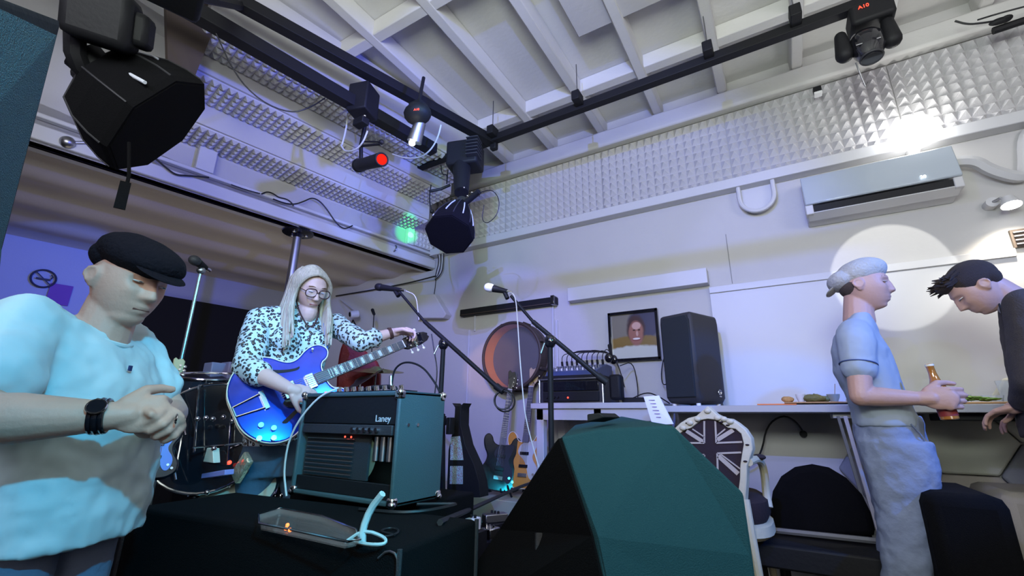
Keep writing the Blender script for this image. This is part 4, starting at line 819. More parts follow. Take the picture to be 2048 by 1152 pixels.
for a, b in (((352, 770), (372, 870)), ((372, 830), (352, 935)), ((398, 770), (388, 905)), ((468, 760), (455, 930)), ((500, 885), (450, 890)), ((455, 890), (386, 895)), ((340, 890), (352, 960))):
    MB().tube([PD(*a, 2.6), PD(*b, 2.5)], .0045, 6).build('rod', M['chrome'], gs)
for p in ((395, 838), (412, 836), (447, 834), (426, 838), (428, 897), (465, 842), (414, 985), (408, 1000)):
    MB().ell(PD(*p, 2.48), (.011, .011, .011)).build('wing_nut', M['chrome'], gs)
MB().ell(PD(459, 925, 2.48), (.009, .009, .009)).build('red_button', M['redled'], gs)
# pedals and sockets on the floor between case and monitor
for k, (px, py, z, sx, sy, sz, mm, lb) in enumerate([(942, 1048, .50, .07, .09, .05, M['white'], 'white plug adapter at the right side of the flight case'), (948, 1073, .42, .09, .07, .05, M['speakerside'], 'dark effects pedal below the white plug adapter'), (990, 1035, .44, .16, .07, .04, M['steel'], 'silver power bar with blue lights between case and monitor'), (980, 1066, .40, .10, .08, .05, M['chrome'], 'chrome effects pedal left of the monitor grille'), (945, 1110, .36, .12, .07, .04, M['chrome'], 'shiny pedal at the foot of the flight case')]):
    z += .12; sx *= .8; sy *= .8; c = PZ(px, py, z); bx = thing('effects_pedal' if k else 'plug_adapter', c, lb, 'pedal' if k else 'adapter')
    R3 = Matrix.Rotation(.5 * k, 3, 'Z'); MB().box(c, (sx, sy, sz), R3).build('housing', mm, bx, bevel=.005)
    for q in range(3): MB().cyl(c + V((-.02 + .02 * q, 0, sz / 2)), c + V((-.02 + .02 * q, 0, sz / 2 + .012)), .006, n=10).build('knob', M['chrome'] if k % 2 else M['black'], bx)
    tag(MB().bb((c.x - .05, c.y - .05, .3), (c.x + .05, c.y + .05, c.z - sz / 2 - .001)).build('pedal_riser', M['black']), ['black riser block under the white adapter', 'black riser block under the dark pedal', 'black riser block under the silver power bar', 'black riser block under the chrome pedal', 'black riser block under the shiny pedal'][k], 'riser')
cable([PZ(880, 1045, .755), PZ(960, 1010, .62), PZ(1035, 975, .6), PZ(1080, 960, .6)], .010, 'thick black cable running from the case to the monitor')
# ================================================================ PEOPLE
def head_mesh(mb, c, fwd, up=(0, 0, 1), s=1.0, nose=1.0, jaw=1.0, fat=0.0, female=False):
    R = rotm(fwd, up); c = V(c); n, m = 96, 72; vs = []
    g = lambda d, w: math.exp(-(d / w) ** 2)
    for i in range(m + 1):
        t = math.pi * i / m
        for j in range(n):
            p = 2 * math.pi * j / n; dx, dy, dz = math.sin(t) * math.sin(p), math.sin(t) * math.cos(p), math.cos(t)
            x, y, z = dx * .075, dy * .096, dz * .118
            if z < 0:
                q = -z / .118; x *= 1 - (.26 - fat) * q ** 1.6 * jaw; 
                if y < 0: y *= 1 - .55 * q ** .9
                else: y *= 1 + .42 * q * q
            if z > 0.02 and y < 0: y *= 1.04; x *= 1.02
            if y > 0:
                f = min(1, y / .05)
                y = y - .010 * f * g(x, .05) * (1 if z < .04 else g(z - .04, .04)) * .6
                y += f * .008 * g(z - .030, .012) * g(abs(x) - .022, .024)          # brow
                y -= f * .014 * g(z - .008, .014) * g(abs(x) - .031, .015)          # eye sockets
                nz = max(0, min(1, (.022 - z) / .052)) if z > -.032 else max(0, 1 - (-.032 - z) / .010)
                y += f * nose * (.006 + .022 * nz) * g(x, .009 + .006 * nz) * (1 if -.044 < z < .024 else 0) * min(1, max(0, (.024 - z) / .012))
                y += f * .008 * g(z + .030, .008) * g(abs(x) - .014, .006)          # nostrils
                y += f * .007 * g(z + .056, .006) * g(x, .022) + f * .007 * g(z + .070, .007) * g(x, .019)
                y -= f * .005 * g(z + .0625, .0022) * g(x, .024)
                y += f * .010 * g(z + .100, .014) * g(x, .022)                      # chin
                y += f * .005 * g(z + .016, .02) * g(abs(x) - .043, .016)           # cheeks
                y -= f * .004 * g(z + .084, .006) * g(x, .02)
            vs.append(c + R @ (V((x, y, z)) * s))
    fs = []
    for i in range(m):
        for j in range(n): k = (j + 1) % n; fs.append((i * n + j, (i + 1) * n + j, (i + 1) * n + k, i * n + k))
    mb.add(vs, fs)
    for sg in (-1, 1):
        e = c + R @ (V((sg * .076, -.008, -.004)) * s)
        mb.ell(e, (.008 * s, .018 * s, .031 * s), R @ Matrix.Rotation(sg * .35, 3, 'Z') @ Matrix.Rotation(-.15, 3, 'X'), 14, 10)
        mb.torus(e + R @ V((sg * .007, -.006, .004)) * s, .018 * s, .005 * s, R @ V((sg, .25, 0)), 20, 6)
    return R
def eyes(parent, c, R, s=1.0, iris=(0.08, 0.12, 0.16), open_=1.0, look=(0, 0)):
    c = V(c); me = mat('eye_white', (.75, .73, .7), .2); mi = mat('iris', iris, .15)
    for sg in (-1, 1):
        e = c + R @ (V((sg * .031, .0775, .008)) * s)
        o = MB().ell(e, (.0125 * s, .0115 * s, .0075 * s * open_), R, 16, 12).build('eye', me, parent)
        MB().ell(e + R @ V((look[0] * .003, .0085 * s, look[1] * .002 - .0005)), (.0052 * s, .0038 * s, .0045 * s * open_), R, 12, 8).build('iris', mi, o)
def hand(mb, wrist, d, n, thumb_side, curl=(0.5, 0.7, 0.5), s=1.0, spread=.0, tcurl=.5, lens=(1, 1.08, 1.0, .8)):
    """d: along the hand, n: palm-facing normal, thumb_side: +1/-1 along d x n"""
    w, d = V(wrist), V(d).normalized(); n = V(n); n = (n - d * n.dot(d)).normalized(); sd = d.cross(n) * thumb_side
    R = Matrix((sd, d, n)).transposed()
    mb.ell(w + d * .050 * s, (.042 * s, .056 * s, .0165 * s), R, 18, 12); mb.ell(w + d * .072 * s - sd * .004 * s, (.041 * s, .026 * s, .0145 * s), R, 16, 10)
    mb.cap(w, w + d * .03 * s, .027 * s, .026 * s)
    for k in range(4):
        off = (.031 - .0207 * k); b = w + d * (.088 - .005 * abs(k - 1)) * s + sd * off * s; ang = 0.0; pts = [b - d * .02 * s, b]; p = b
        ax = sd; dd = (d + sd * spread * (1.5 - k)).normalized()
        for L_, c_ in zip((.043, .027, .021), curl):
            ang += c_; q = dd * math.cos(ang) + n * math.sin(ang); p = p + q * L_ * lens[k] * s; pts.append(p)
        mb.chain(pts, [.0098 * s, .0098 * s, .0088 * s, .0080 * s, .0070 * s], 12)
    b = w + d * .022 * s + sd * .026 * s; q = (d * .72 + sd * .62 + n * .25).normalized(); p1 = b + q * .044 * s
    q2_ = (q * math.cos(tcurl) + (n * .6 - sd * .45 + d * .3).normalized() * math.sin(tcurl)).normalized(); p2 = p1 + q2_ * .032 * s
    q3 = (q2_ * .8 + (d * .6 - sd * .3).normalized() * .5).normalized(); p3 = p2 + q3 * .024 * s
    mb.chain([b, p1, p2, p3], [.0155 * s, .0125 * s, .0105 * s, .0085 * s], 12)
def oval(c, a, b, ra, rb, n=28, pw=2.3):
    r = []
    for i in range(n):
        t = 2 * math.pi * i / n; ct, st = math.cos(t), math.sin(t)
        r.append(c + a * (ra * math.copysign(abs(ct) ** (2 / pw), ct)) + b * (rb * math.copysign(abs(st) ** (2 / pw), st)))
    return r
def tors(mb, st, side, fwd): return mb.rings([oval(V(c), side, fwd, ra, rb) for c, ra, rb in st])
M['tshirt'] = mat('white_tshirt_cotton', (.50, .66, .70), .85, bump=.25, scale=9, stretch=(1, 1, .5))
M['jeans'] = mat('blue_denim', (.16, .20, .30), .9, bump=.5, scale=28, var=.15, vscale=12)
M['capdark'] = mat('dark_wool_cap', (.009, .007, .011), .95, bump=.6, scale=90, spec=.15)
# ---------------------------------------------------------------- man in dark flat cap, left
def man_left():
    cR = V((.342, .94, 0)); cT = V((.94, -.342, 0))
    F = (cT * .60 + cR * .80).normalized(); S = V((F.y, -F.x, 0))          # S: his right side
    hc = PD(258, 566, 1.66) ; FH = (cT * .80 + cR * .60 + V((0, 0, -.22))).normalized()
    def ctr(xr, y, off=.17): return PD(xr, y, 1.72) - cR * off
    st = [(1060, 268, .205, .172), (1000, 286, .205, .170), (920, 306, .200, .165), (840, 318, .195, .162), (760, 318, .195, .150), (710, 312, .190, .135), (672, 288, .178, .115), (650, 268, .14, .09)]
    sts = []
    for y, xr, ra, rb in st:
        c = ctr(xr, y); sts.append((c, ra, rb))
    top = sts[-1][0]; nb = V((hc.x, hc.y, 0)) - F * .02; 
    root = thing('person', (sts[0][0].x, sts[0][0].y, 0), 'man in dark flat cap, loose white T-shirt and jeans, hands clasped, leftmost', 'person')
    neckb = V((hc.x - F.x * .045, hc.y - F.y * .045, hc.z - .17))
    sh = MB(); tors(sh, sts + [(neckb + V((0, 0, .010)), .074, .07), (neckb + V((0, 0, .028)), .066, .064)], S, F)
    shR = sts[5][0] + S * .155 + V((0, 0, .03)); shL = sts[5][0] - S * .155 + V((0, 0, .03))
    el = PD(-75, 838, 1.44); wr = PD(222, 832, 1.36); hd = PD(318, 826, 1.36)
    elL = sts[3][0] - S * .20 + F * .10 + V((0, 0, .02)); wrL = PD(296, 852, 1.44)
    u = (el - shR); sh.cap(shR, shR + u * .45, .085, .078); sh.cap(shR + u * .3, shR + u * .62, .080, .088)
    ul = (elL - shL); sh.cap(shL, shL + ul * .6, .08, .078)
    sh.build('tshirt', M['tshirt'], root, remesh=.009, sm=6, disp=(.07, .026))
    collar = MB().torus(neckb + V((0, 0, .016)) + F * .01, .070, .007, V((0, 0, 1)) + F * .45, 36, 8).build('collar', M['tshirt'], root)
    bd = MB(); R = head_mesh(bd, hc, FH, s=1.06, fat=.12, jaw=.8)
    bd.cap(hc + R @ V((0, -.02, -.06)), neckb - V((0, 0, .03)), .062, .070); bd.ell(hc + R @ V((0, .035, -.092)), (.045, .05, .028), R)
    tors(bd, [(c, ra * .85, rb * .85) for c, ra, rb in sts], S, F)
    bd.chain([shR, el], [.058, .052]); bd.chain([el, el.lerp(wr, .35), wr], [.052, .052, .031]); bd.chain([shL, elL], [.055, .045]); bd.chain([elL, elL.lerp(wrL, .35), wrL], [.045, .045, .030])
    hdir = (hd - wr).normalized()
    hand(bd, wr, hdir, (-cT + V((0, 0, -.15))), 1, (1.25, 1.3, .9), 1.05, tcurl=.6)
    hand(bd, wrL, (PD(345, 835, 1.38) - wrL), (cT + V((0, 0, -.3))), -1, (1.3, 1.4, .9), 1.02, tcurl=1.0)
    for q in (-1, 1):
        hp = V((sts[0][0].x, sts[0][0].y, .80)) + S * .095 * q; bd.chain([hp, V((hp.x, hp.y, .45)), V((hp.x - F.x * .02, hp.y - F.y * .02, .08))], [.085, .055, .04])
    bd.build('body', M['skin'], root, remesh=.0048, sm=2)
    eyes(root, hc, R, 1.06, open_=.4)
    mth = MB().tube([hc + R @ (V((x, .0935 - abs(x) * .25, -.0665)) ) for x in (-.022, -.01, 0, .01, .022)], .0022, 6).build('mouth_line', mat('lip_shadow', (.16, .06, .05), .6), root)
    ew = MB()
    for q in (-1, 1): ew.tube([hc + R @ V((q * .016, .0935, .034)), hc + R @ V((q * .034, .0905, .038)), hc + R @ V((q * .05, .078, .031))], [.004, .003], 6)
    ew.build('eyebrows', mat('grey_brow_hair', (.20, .15, .12), .9), root)
    # cap: soft crown pulled forward, short stiff brim
    cp = MB(); up = hc + R @ V((0, .0, .060))
    Rc = R @ Matrix.Rotation(-.20, 3, 'X')
    cp.ell(up + R @ V((0, .012, .020)), (.100, .128, .060), Rc, 30, 18); cp.ell(up + R @ V((0, .055, .008)), (.092, .082, .040), Rc, 24, 14)
    cp.ell(up + R @ V((0, -.05, .0)), (.090, .075, .05), Rc, 24, 14)
    cap = cp.build('flat_cap', M['capdark'], root, remesh=.006, sm=4, disp=(.05, .006))
    MB().ell(up + R @ V((0, .108, -.018)), (.068, .055, .008), R @ Matrix.Rotation(-.42, 3, 'X'), 24, 10).build('cap_brim', M['capdark'], cap)
    # hair at the nape
    MB().ell(hc + R @ V((0, -.045, .0)), (.080, .065, .05), R, 20, 12).build('hair', mat('grey_cropped_hair', (.22, .18, .15), .9, bump=.6, scale=300), root)
    # jeans
    jn = MB(); b0 = V((sts[0][0].x, sts[0][0].y, .86)); b0 -= F * .01
    tors(jn, [(b0 + V((0, 0, z)), a, b) for z, a, b in ((.05, .17, .14), (-.05, .18, .145), (-.12, .175, .14))], S, F)
    for q in (-1, 1):
        hp = b0 + V((0, 0, -.08)) + S * .09 * q; jn.chain([hp, V((hp.x, hp.y, .45)) + F * .02, V((hp.x, hp.y, .10))], [.098, .075, .065])
    jn.build('jeans', M['jeans'], root, remesh=.010, sm=4, disp=(.08, .012))
    for q in (-1, 1): MB().ell(V((b0.x, b0.y, .045)) + S * .10 * q + F * .05, (.05, .13, .045), rotm(F)).build('shoe', M['black'], root, subsurf=0)
    # watch and ring
    wd = (wr - el).normalized(); wp = wr - wd * .018; wt = MB().torus(wp, .0345, .006, wd, 36, 8).torus(wp + wd * .010, .034, .005, wd, 36, 8).torus(wp - wd * .010, .0345, .005, wd, 36, 8).build('wristwatch', M['blackg'], root)
    tc = (EYE - wp).normalized(); tc = (tc - wd * tc.dot(wd)).normalized(); tc = (tc + V((0, 0, .55))).normalized(); tc = (tc - wd * tc.dot(wd)).normalized()
    MB().cyl(wp + tc * .034, wp + tc * .044, .017, n=24).build('watch_face', M['blackg'], wt); MB().torus(wp + tc * .043, .017, .0018, tc, 24, 6).build('watch_bezel', M['chrome'], wt)
    rp = PD(352, 838, 1.335); MB().torus(rp, .0105, .0022, cR, 20, 6).build('ring', M['chrome'], root)
    bp = sts[4][0] + F * .152 + S * .035 + V((0, 0, .02)); MB().box(bp, (.010, .004, .014), rotm(F)).build('chest_emblem', mat('navy_stitch', (.01, .03, .12), .6), root)
man_left()
# ---------------------------------------------------------------- woman with guitar
def leopard():
    m = bpy.data.materials.new('leopard_print_blouse'); m.use_nodes = True; nt = m.node_tree; b = nt.nodes['Principled BSDF']; b.inputs['Roughness'].default_value = .7
    tc = nt.nodes.new('ShaderNodeTexCoord'); nz = nt.nodes.new('ShaderNodeTexNoise'); nz.inputs['Scale'].default_value = 40; nt.links.new(tc.outputs['Object'], nz.inputs[0])
    mp = nt.nodes.new('ShaderNodeVectorMath'); mp.operation = 'MULTIPLY_ADD'; mp.inputs[1].default_value = (.022,) * 3; nt.links.new(nz.outputs['Color'], mp.inputs[0]); nt.links.new(tc.outputs['Object'], mp.inputs[2])
    vo = nt.nodes.new('ShaderNodeTexVoronoi'); vo.inputs['Scale'].default_value = 56; vo.inputs['Randomness'].default_value = .9; nt.links.new(mp.outputs[0], vo.inputs[0])
    r = nt.nodes.new('ShaderNodeValToRGB'); e = r.color_ramp.elements; r.color_ramp.interpolation = 'LINEAR'
    e[0].position = 0.0; e[0].color = (.30, .24, .14, 1); e[1].position = 1.0; e[1].color = (.54, .68, .70, 1)
    for p, c in ((.15, (.28, .22, .13, 1)), (.20, (.012, .012, .02, 1)), (.42, (.012, .012, .02, 1)), (.49, (.54, .68, .70, 1))): x = e.new(p); x.color = c
    nt.links.new(vo.outputs['Distance'], r.inputs[0]); nt.links.new(r.outputs[0], b.inputs['Base Color']); return m
def woman():
    az = -57; cT = V((.84, -.54, 0)); cR = V((.54, .84, 0)); F = (cT * .93 + cR * .30).normalized(); S = V((F.y, -F.x, 0))   # S: her right (image left)
    hc = PD(622, 578, 2.52); FH = (cT * .86 + cR * .38 + V((0, 0, -.50))).normalized(); UH = V((-cR.x * .06, -cR.y * .06, 1))
    rows = [(890, 556, .165, .125), (830, 562, .155, .115), (770, 570, .150, .110), (720, 583, .168, .125), (680, 592, .175, .125), (645, 598, .170, .100), (622, 604, .135, .08)]
    sts = [(PD(x, y, 2.62), a, b) for y, x, a, b in rows]
    root = thing('person', (sts[0][0].x, sts[0][0].y, .3), 'blonde woman with glasses in leopard-print blouse, tuning her blue guitar', 'person')
    neckb = sts[-1][0] + V((0, 0, .03)) + F * .03
    shR = PD(520, 640, 2.60); shL = PD(672, 650, 2.66)
    elR = PD(493, 735, 2.40); wrR = PD(580, 778, 2.21); elL = PD(722, 684, 2.50); wrL = PD(783, 666, 2.52)
    bl = MB(); tors(bl, sts + [(neckb, .085, .065)], S, F)
    bl.ell(sts[4][0] + F * .085 + S * .075 - V((0, 0, .02)), (.075, .07, .075)).ell(sts[4][0] + F * .085 - S * .075 - V((0, 0, .02)), (.075, .07, .075))
    bl.chain([sts[5][0] + S * .10, shR, shR.lerp(elR, .5), elR], [.07, .068, .070, .064]); bl.chain([elR, elR.lerp(wrR, .28)], [.062, .060])
    bl.chain([sts[5][0] - S * .10, shL, shL.lerp(elL, .5), elL], [.065, .064, .062, .056]); bl.chain([elL, elL.lerp(wrL, .42)], [.052, .050])
    bl.build('blouse', leopard(), root, remesh=.008, sm=4, disp=(.07, .016))
    M['lp'] = bpy.data.materials['leopard_print_blouse']
    for a, b, t in ((elR, wrR, .30), (elL, wrL, .45)):
        p = a.lerp(b, t); d = (b - a).normalized(); MB().lathe([(.050, -.012), (.058, .0), (.050, .014), (.044, .014), (.046, -.012)], p, d, 28).build('cuff', M['lp'], root)
    bd = MB(); R = head_mesh(bd, hc, FH, UH, s=.97, jaw=1.15)
    bd.cap(hc + R @ V((0, -.025, -.05)), neckb - V((0, 0, .02)), .050, .056)
    tors(bd, [(c, a * .85, b * .85) for c, a, b in sts] + [(neckb, .08, .06)], S, F)
    bd.ell(neckb + F * .035 - V((0, 0, .045)), (.07, .05, .07))
    bd.chain([shR, elR], [.048, .042]); bd.chain([elR, elR.lerp(wrR, .35), wrR], [.042, .041, .026]); bd.chain([shL, elL], [.046, .040]); bd.chain([elL, elL.lerp(wrL, .35), wrL], [.040, .037, .025])
    hand(bd, wrR, PD(628, 796, 2.23) - wrR, -GN + V((0, 0, -.1)), -1, (.25, .5, .45), .95, tcurl=.25)
    hand(bd, wrL, PD(822, 660, 2.545) - wrL, V((0, 0, -1)) + cT * .3, -1, (.55, .9, .7), .95, tcurl=.6)
    for q in (-1, 1):
        hp = V((sts[0][0].x, sts[0][0].y, .98)) + S * .085 * q; bd.chain([hp, V((hp.x, hp.y, .70)), V((hp.x, hp.y, .38))], [.08, .05, .035])
    bd.build('body', M['skinl'], root, remesh=.0046, sm=2)
    eyes(root, hc, R, .97, open_=.30, look=(0, -1))
    MB().tube([hc + R @ V((x, .0865 - abs(x) * .25, -.0605)) for x in (-.02, -.01, 0, .01, .02)], .0028, 6).build('lips', mat('muted_lips', (.32, .10, .10), .5), root)
    eb = MB()
    for q in (-1, 1): eb.tube([hc + R @ V((q * .014, .086, .032)), hc + R @ V((q * .032, .083, .036)), hc + R @ V((q * .046, .072, .031))], .0022, 6)
    eb.build('eyebrows', mat('brown_brow', (.12, .07, .04), .9), root)
    gl_ = MB()
    for q in (-1, 1):
        c = hc + R @ V((q * .034, .101, .004)); pts = [c + R @ V((.029 * math.copysign(abs(math.cos(t)) ** .8, math.cos(t)), -q * .0 - abs(.006 * math.cos(t)), .0215 * math.copysign(abs(math.sin(t)) ** .8, math.sin(t)))) for t in [2 * math.pi * k / 28 for k in range(29)]]
        gl_.tube(pts, .0026, 6); gl_.tube([c + R @ V((q * .029, -.004, .006)), hc + R @ V((q * .077, .06, .010)), hc + R @ V((q * .079, -.005, .006))], .0022, 6)
    gl_.tube([hc + R @ V((-.007, .100, .008)), hc + R @ V((0, .104, .011)), hc + R @ V((.007, .100, .008))], .0024, 6)
    gg = gl_.build('glasses', mat('dark_tortoise_frame', (.05, .02, .02), .25), root)
    lm = mat('spectacle_lens', (.8, .9, .95), .02, alpha=.07, spec=.6)
    for q in (-1, 1): MB().ell(hc + R @ V((q * .034, .0985, .004)), (.0275, .0012, .020), R, 20, 8).build('lens', lm, gg)
    # long straight hair: locks from the parting down both sides of the face
    hm = mat('blonde_hair', (.44, .40, .30), .45, var=.5, vscale=30, stretch=(3, 3, .25), bump=.5, scale=60); rs = random.Random(11)
    hr = MB(); A_ = V((.088, .108, .128))
    def onh(x, y, z, k=1.0): return hc + R @ V((x * k, y * k, z * k))
    part = .012; down = V((0, 0, -1))
    for sg in (-1, 1):
        for k in range(64):
            u_ = k / 63.0; yb = .070 - .165 * u_                   # start on the parting line from front to crown
            zt = .118 * math.sqrt(max(.05, 1 - (yb / .118) ** 2)); x0 = part * 1.0
            pts = [onh(x0, yb, zt + .004)]
            for q in (.3, .6, .85, 1.0):
                a = q * math.pi / 2; yy_ = yb * (1 - .25 * q) - (.012 * q if u_ < .3 else 0); w_ = math.sqrt(max(.08, 1 - (yy_ / .125) ** 2))
                pts.append(onh(x0 * (1 - q) + sg * (.086 + .006 * rs.random()) * math.sin(a) * (.75 + .25 * w_), yy_, (zt + .004) * math.cos(a) * .98 + (-.02 if q == 1 else 0)))
            end = pts[-1]; L_ = .25 + .07 * rs.random() - .05 * (u_ < .12)
            sgw = R @ V((sg, 0, 0)); fw = F
            lift = .010 + .02 * rs.random(); jit = V((rs.uniform(-.006, .006), rs.uniform(-.006, .006), 0))
            p = end
            for q in (1, 2, 3, 4):
                p = p + down * (L_ / 4) + sgw * (lift * (.35 if q < 3 else -.15)) + jit * .6 + fw * (.022 * (1 - u_ * 1.5) if q > 1 else 0.004); pts.append(p.copy())
            hr.tube(pts, [.007, .009, .010, .010, .0095, .009, .007, .003], 7, smooth=1)
    for k in range(36):
        a = math.pi * (k / 35.0) + math.pi; x = .082 * math.cos(a); y = -.03 + .085 * math.sin(a) ; st_p = onh(x * .6, -.055, .095); m1 = onh(x, y - .005, .03); p = m1; pts = [st_p, onh(x * .9, y * .9, .075), m1]
        for q in range(4): p = p + down * (.085 + .01 * rs.random()) + V((rs.uniform(-.004, .004), rs.uniform(-.004, .004), 0)); pts.append(p.copy())
        hr.tube(pts, [.010, .011, .012, .012, .010, .004], 7, smooth=1)
    hr.ell(hc + R @ V((0, -.034, .014)), (.083, .086, .112), R, 28, 18)
    # open the face again: keep only the shell behind the brow by sinking it under the skin in front
    hr.build('long_hair', hm, root)
    nl = MB(); 
    nl.tube([neckb + S * .06 + F * .02 + V((0, 0, .03)), neckb + S * .05 + F * .09 - V((0, 0, .07)), neckb + F * .135 - V((0, 0, .16)), neckb - S * .05 + F * .09 - V((0, 0, .07)), neckb - S * .06 + F * .02 + V((0, 0, .03))], .004, 8, smooth=2)
    nl.build('bead_necklace', mat('dark_beads', (.06, .03, .03), .3), root)
    wd = (wrL - elL).normalized(); wp = wrL - wd * .01; MB().torus(wp, .0285, .006, wd, 32, 8).torus(wp + wd * .009, .028, .005, wd, 32, 8).build('wristwatch', mat('brown_strap', (.08, .04, .03), .4), root)
    jn = MB(); b0 = sts[0][0].copy()
    tors(jn, [(b0 + V((0, 0, z)), a, b) for z, a, b in ((.03, .15, .12), (-.06, .17, .13), (-.14, .17, .13))], S, F)
    for q in (-1, 1):
        hp = b0 + V((0, 0, -.12)) + S * .085 * q; jn.chain([hp, V((hp.x, hp.y, .66)) + F * .02, V((hp.x, hp.y, .37))], [.088, .066, .058])
    jn.build('jeans', mat('dark_teal_denim', (.05, .10, .16), .9, bump=.4, scale=30), root, remesh=.010, sm=4, disp=(.08, .01))
    for q in (-1, 1): MB().ell(V((b0.x, b0.y, .34)) + S * .09 * q + F * .05, (.045, .12, .042), rotm(F)).build('shoe', M['black'], root)
    # guitar strap over the shoulder
    a0 = GP(.0, .0, -.02); a1 = GP(.43, .15, -.05); sp_ = [a0, sts[1][0] + S * .19 + F * .03, shR + V((0, 0, .02)) + F * .0, shR + V((0, 0, .085)) - S * .09, sts[6][0] - S * .04 + V((0, 0, .03)) - F * .05]
    tag(MB().tube([sts[6][0] - S * .11 + V((0, 0, .06)), sts[5][0] - S * .10 + F * .13, sts[3][0] - S * .11 + F * .155, a1], .016, 8, smooth=2).build('guitar_strap', mat('blue_woven_strap', (.06, .16, .5), .7)), 'blue strap running from the guitar horn up to the woman\'s shoulder', 'strap')
woman()
# ---------------------------------------------------------------- standing man in pale flat cap
M['tee2'] = mat('pale_grey_blue_tshirt', (.33, .38, .44), .85, bump=.25, scale=10)
M['skinm'] = mat('tanned_skin', (.50, .30, .24), .5, bump=.1, scale=90, var=.08, vscale=9)
def man_right():
    Y0 = 2.70; F = V((.985, -.17, 0)).normalized(); S = V((F.y, -F.x, 0))
    def row(y, xl, xr, side, z=None):
        a, b = PY(xl, y, Y0), PY(xr, y, Y0); c = (a + b) / 2; c.z = c.z if z is None else z; return (c, side, abs(b.x - a.x) / 2)
    rows = [row(840, 1706, 1842, .175), row(820, 1702, 1830, .175), row(785, 1688, 1812, .175), row(745, 1668, 1797, .19), row(705, 1662, 1782, .20), row(675, 1667, 1762, .18), row(652, 1684, 1752, .12), row(629, 1700, 1742, .072)]
    hc = PY(1727, 573, Y0); FH = (F + V((0, 0, -.06))).normalized()
    root = thing('person', (rows[0][0].x, Y0, 0), 'man in a pale flat cap and blue-lit T-shirt holding a beer bottle', 'person')
    sh = MB(); tors(sh, [(rows[0][0] + V((0, 0, -.03)), .175, rows[0][2])] + rows, S, F)
    sR = PY(1712, 682, Y0 - .17); eR = PY(1722, 792, Y0 - .22); wR = PY(1842, 797, Y0 - .19)
    sL = sR - S * .36; eL = sL + V((.0, 0, -.30)) - S * .03; wL = eL + F * .12 + V((0, 0, -.20))
    u = eR - sR; sh.chain([rows[5][0] + S * .10, sR, sR + u * .5], [.075, .072, .068]); sh.chain([rows[5][0] - S * .10, sL, sL + (eL - sL) * .5], [.075, .07, .066])
    sh.build('tshirt', M['tee2'], root, remesh=.008, sm=5, disp=(.08, .014))
    d = u.normalized(); MB().torus(sR + u * .44, .0685, .003, d, 36, 6).build('sleeve_stitching', mat('dark_stitch', (.05, .08, .2), .7), root)
    bd = MB(); R = head_mesh(bd, hc, FH, s=1.07, nose=.85)
    bd.cap(hc + R @ V((0, -.03, -.05)), rows[-1][0] - V((0, 0, .03)) - F * .01, .056, .066)
    tors(bd, [(c, a * .85, b * .85) for c, a, b in rows], S, F)
    bd.chain([sR, eR], [.052, .044]); bd.chain([eR, eR.lerp(wR, .35), wR], [.042, .041, .027]); bd.chain([sL, eL], [.052, .044]); bd.chain([eL, wL], [.043, .028])
    hand(bd, wR, (F + V((0, 0, .0))), -S, 1, (.75, 1.05, .8), 1.12, tcurl=.75)
    hand(bd, wL, wL - eL, -F, 1, (.3, .4, .3), 1.0)
    for q in (-1, 1):
        hp = V((rows[0][0].x, Y0, .95)) + S * .09 * q; bd.chain([hp, V((hp.x, hp.y, .5)), V((hp.x - .02, hp.y, .08))], [.08, .055, .038])
    bd.build('body', M['skinm'], root, remesh=.0046, sm=2)
    eyes(root, hc, R, 1.05, open_=.3)
    MB().ell(hc + R @ V((0, -.040, -.005)), (.0765, .062, .055), R, 24, 16).build('cropped_hair', mat('dark_cropped_hair', (.07, .05, .04), .9, bump=.6, scale=300), root)
    MB().tube([hc + R @ V((x, .0905 - abs(x) * .25, -.0625)) for x in (-.02, -.01, 0, .01, .02)], .002, 6).build('mouth_line', mat('lip_shadow2', (.2, .08, .07), .6), root)
    MB().tube([hc + R @ V((-.016, .089, .034)), hc + R @ V((-.034, .086, .037)), hc + R @ V((-.05, .072, .031))], .003, 6).tube([hc + R @ V((.016, .089, .034)), hc + R @ V((.034, .086, .037)), hc + R @ V((.05, .072, .031))], .003, 6).build('eyebrows', mat('dark_brow', (.06, .04, .03), .9), root)
    cm = mat('pale_tweed_cap', (.42, .41, .38), .9, bump=.5, scale=90, var=.1, vscale=30)
    cp = MB(); Rc = R @ Matrix.Rotation(.34, 3, 'X')
    cp.ell(hc + R @ V((0, -.008, .066)), (.092, .114, .072), Rc, 30, 18); cp.ell(hc + R @ V((0, -.075, .038)), (.088, .075, .055), Rc, 24, 14)
    cap = cp.build('flat_cap', cm, root, remesh=.006, sm=4, disp=(.05, .005))
    MB().ell(hc + R @ V((0, -.130, -.012)), (.060, .034, .008), R @ Matrix.Rotation(.75, 3, 'X'), 24, 10).build('cap_brim', cm, cap)
    # jeans
    jr = [(832, 1706, 1842), (880, 1710, 1856), (930, 1724, 1872), (980, 1738, 1874), (1060, 1754, 1868), (1152, 1760, 1858)]
    jn = MB(); jc = [row(y, a, b, .165) for y, a, b in jr[:3]]
    tors(jn, jc, S, F)
    for q in (-1, 1):
        st = []
        for y, a, b in jr[1:]: c, s_, r_ = row(y, a, b, .1); st.append((c + S * .088 * q + F * (.012 * q), .085, r_ * (1.0 if q > 0 else .92)))
        last = st[-1][0]; st.append((V((last.x - .01, last.y, .30)), .07, .085)); st.append((V((last.x - .02, last.y, .05)), .065, .085)); tors(jn, st, S, F)
    j = jn.build('jeans', mat('faded_blue_jeans', (.22, .26, .36), .9, bump=.5, scale=30, var=.2, vscale=8), root, remesh=.009, sm=4, disp=(.07, .022))
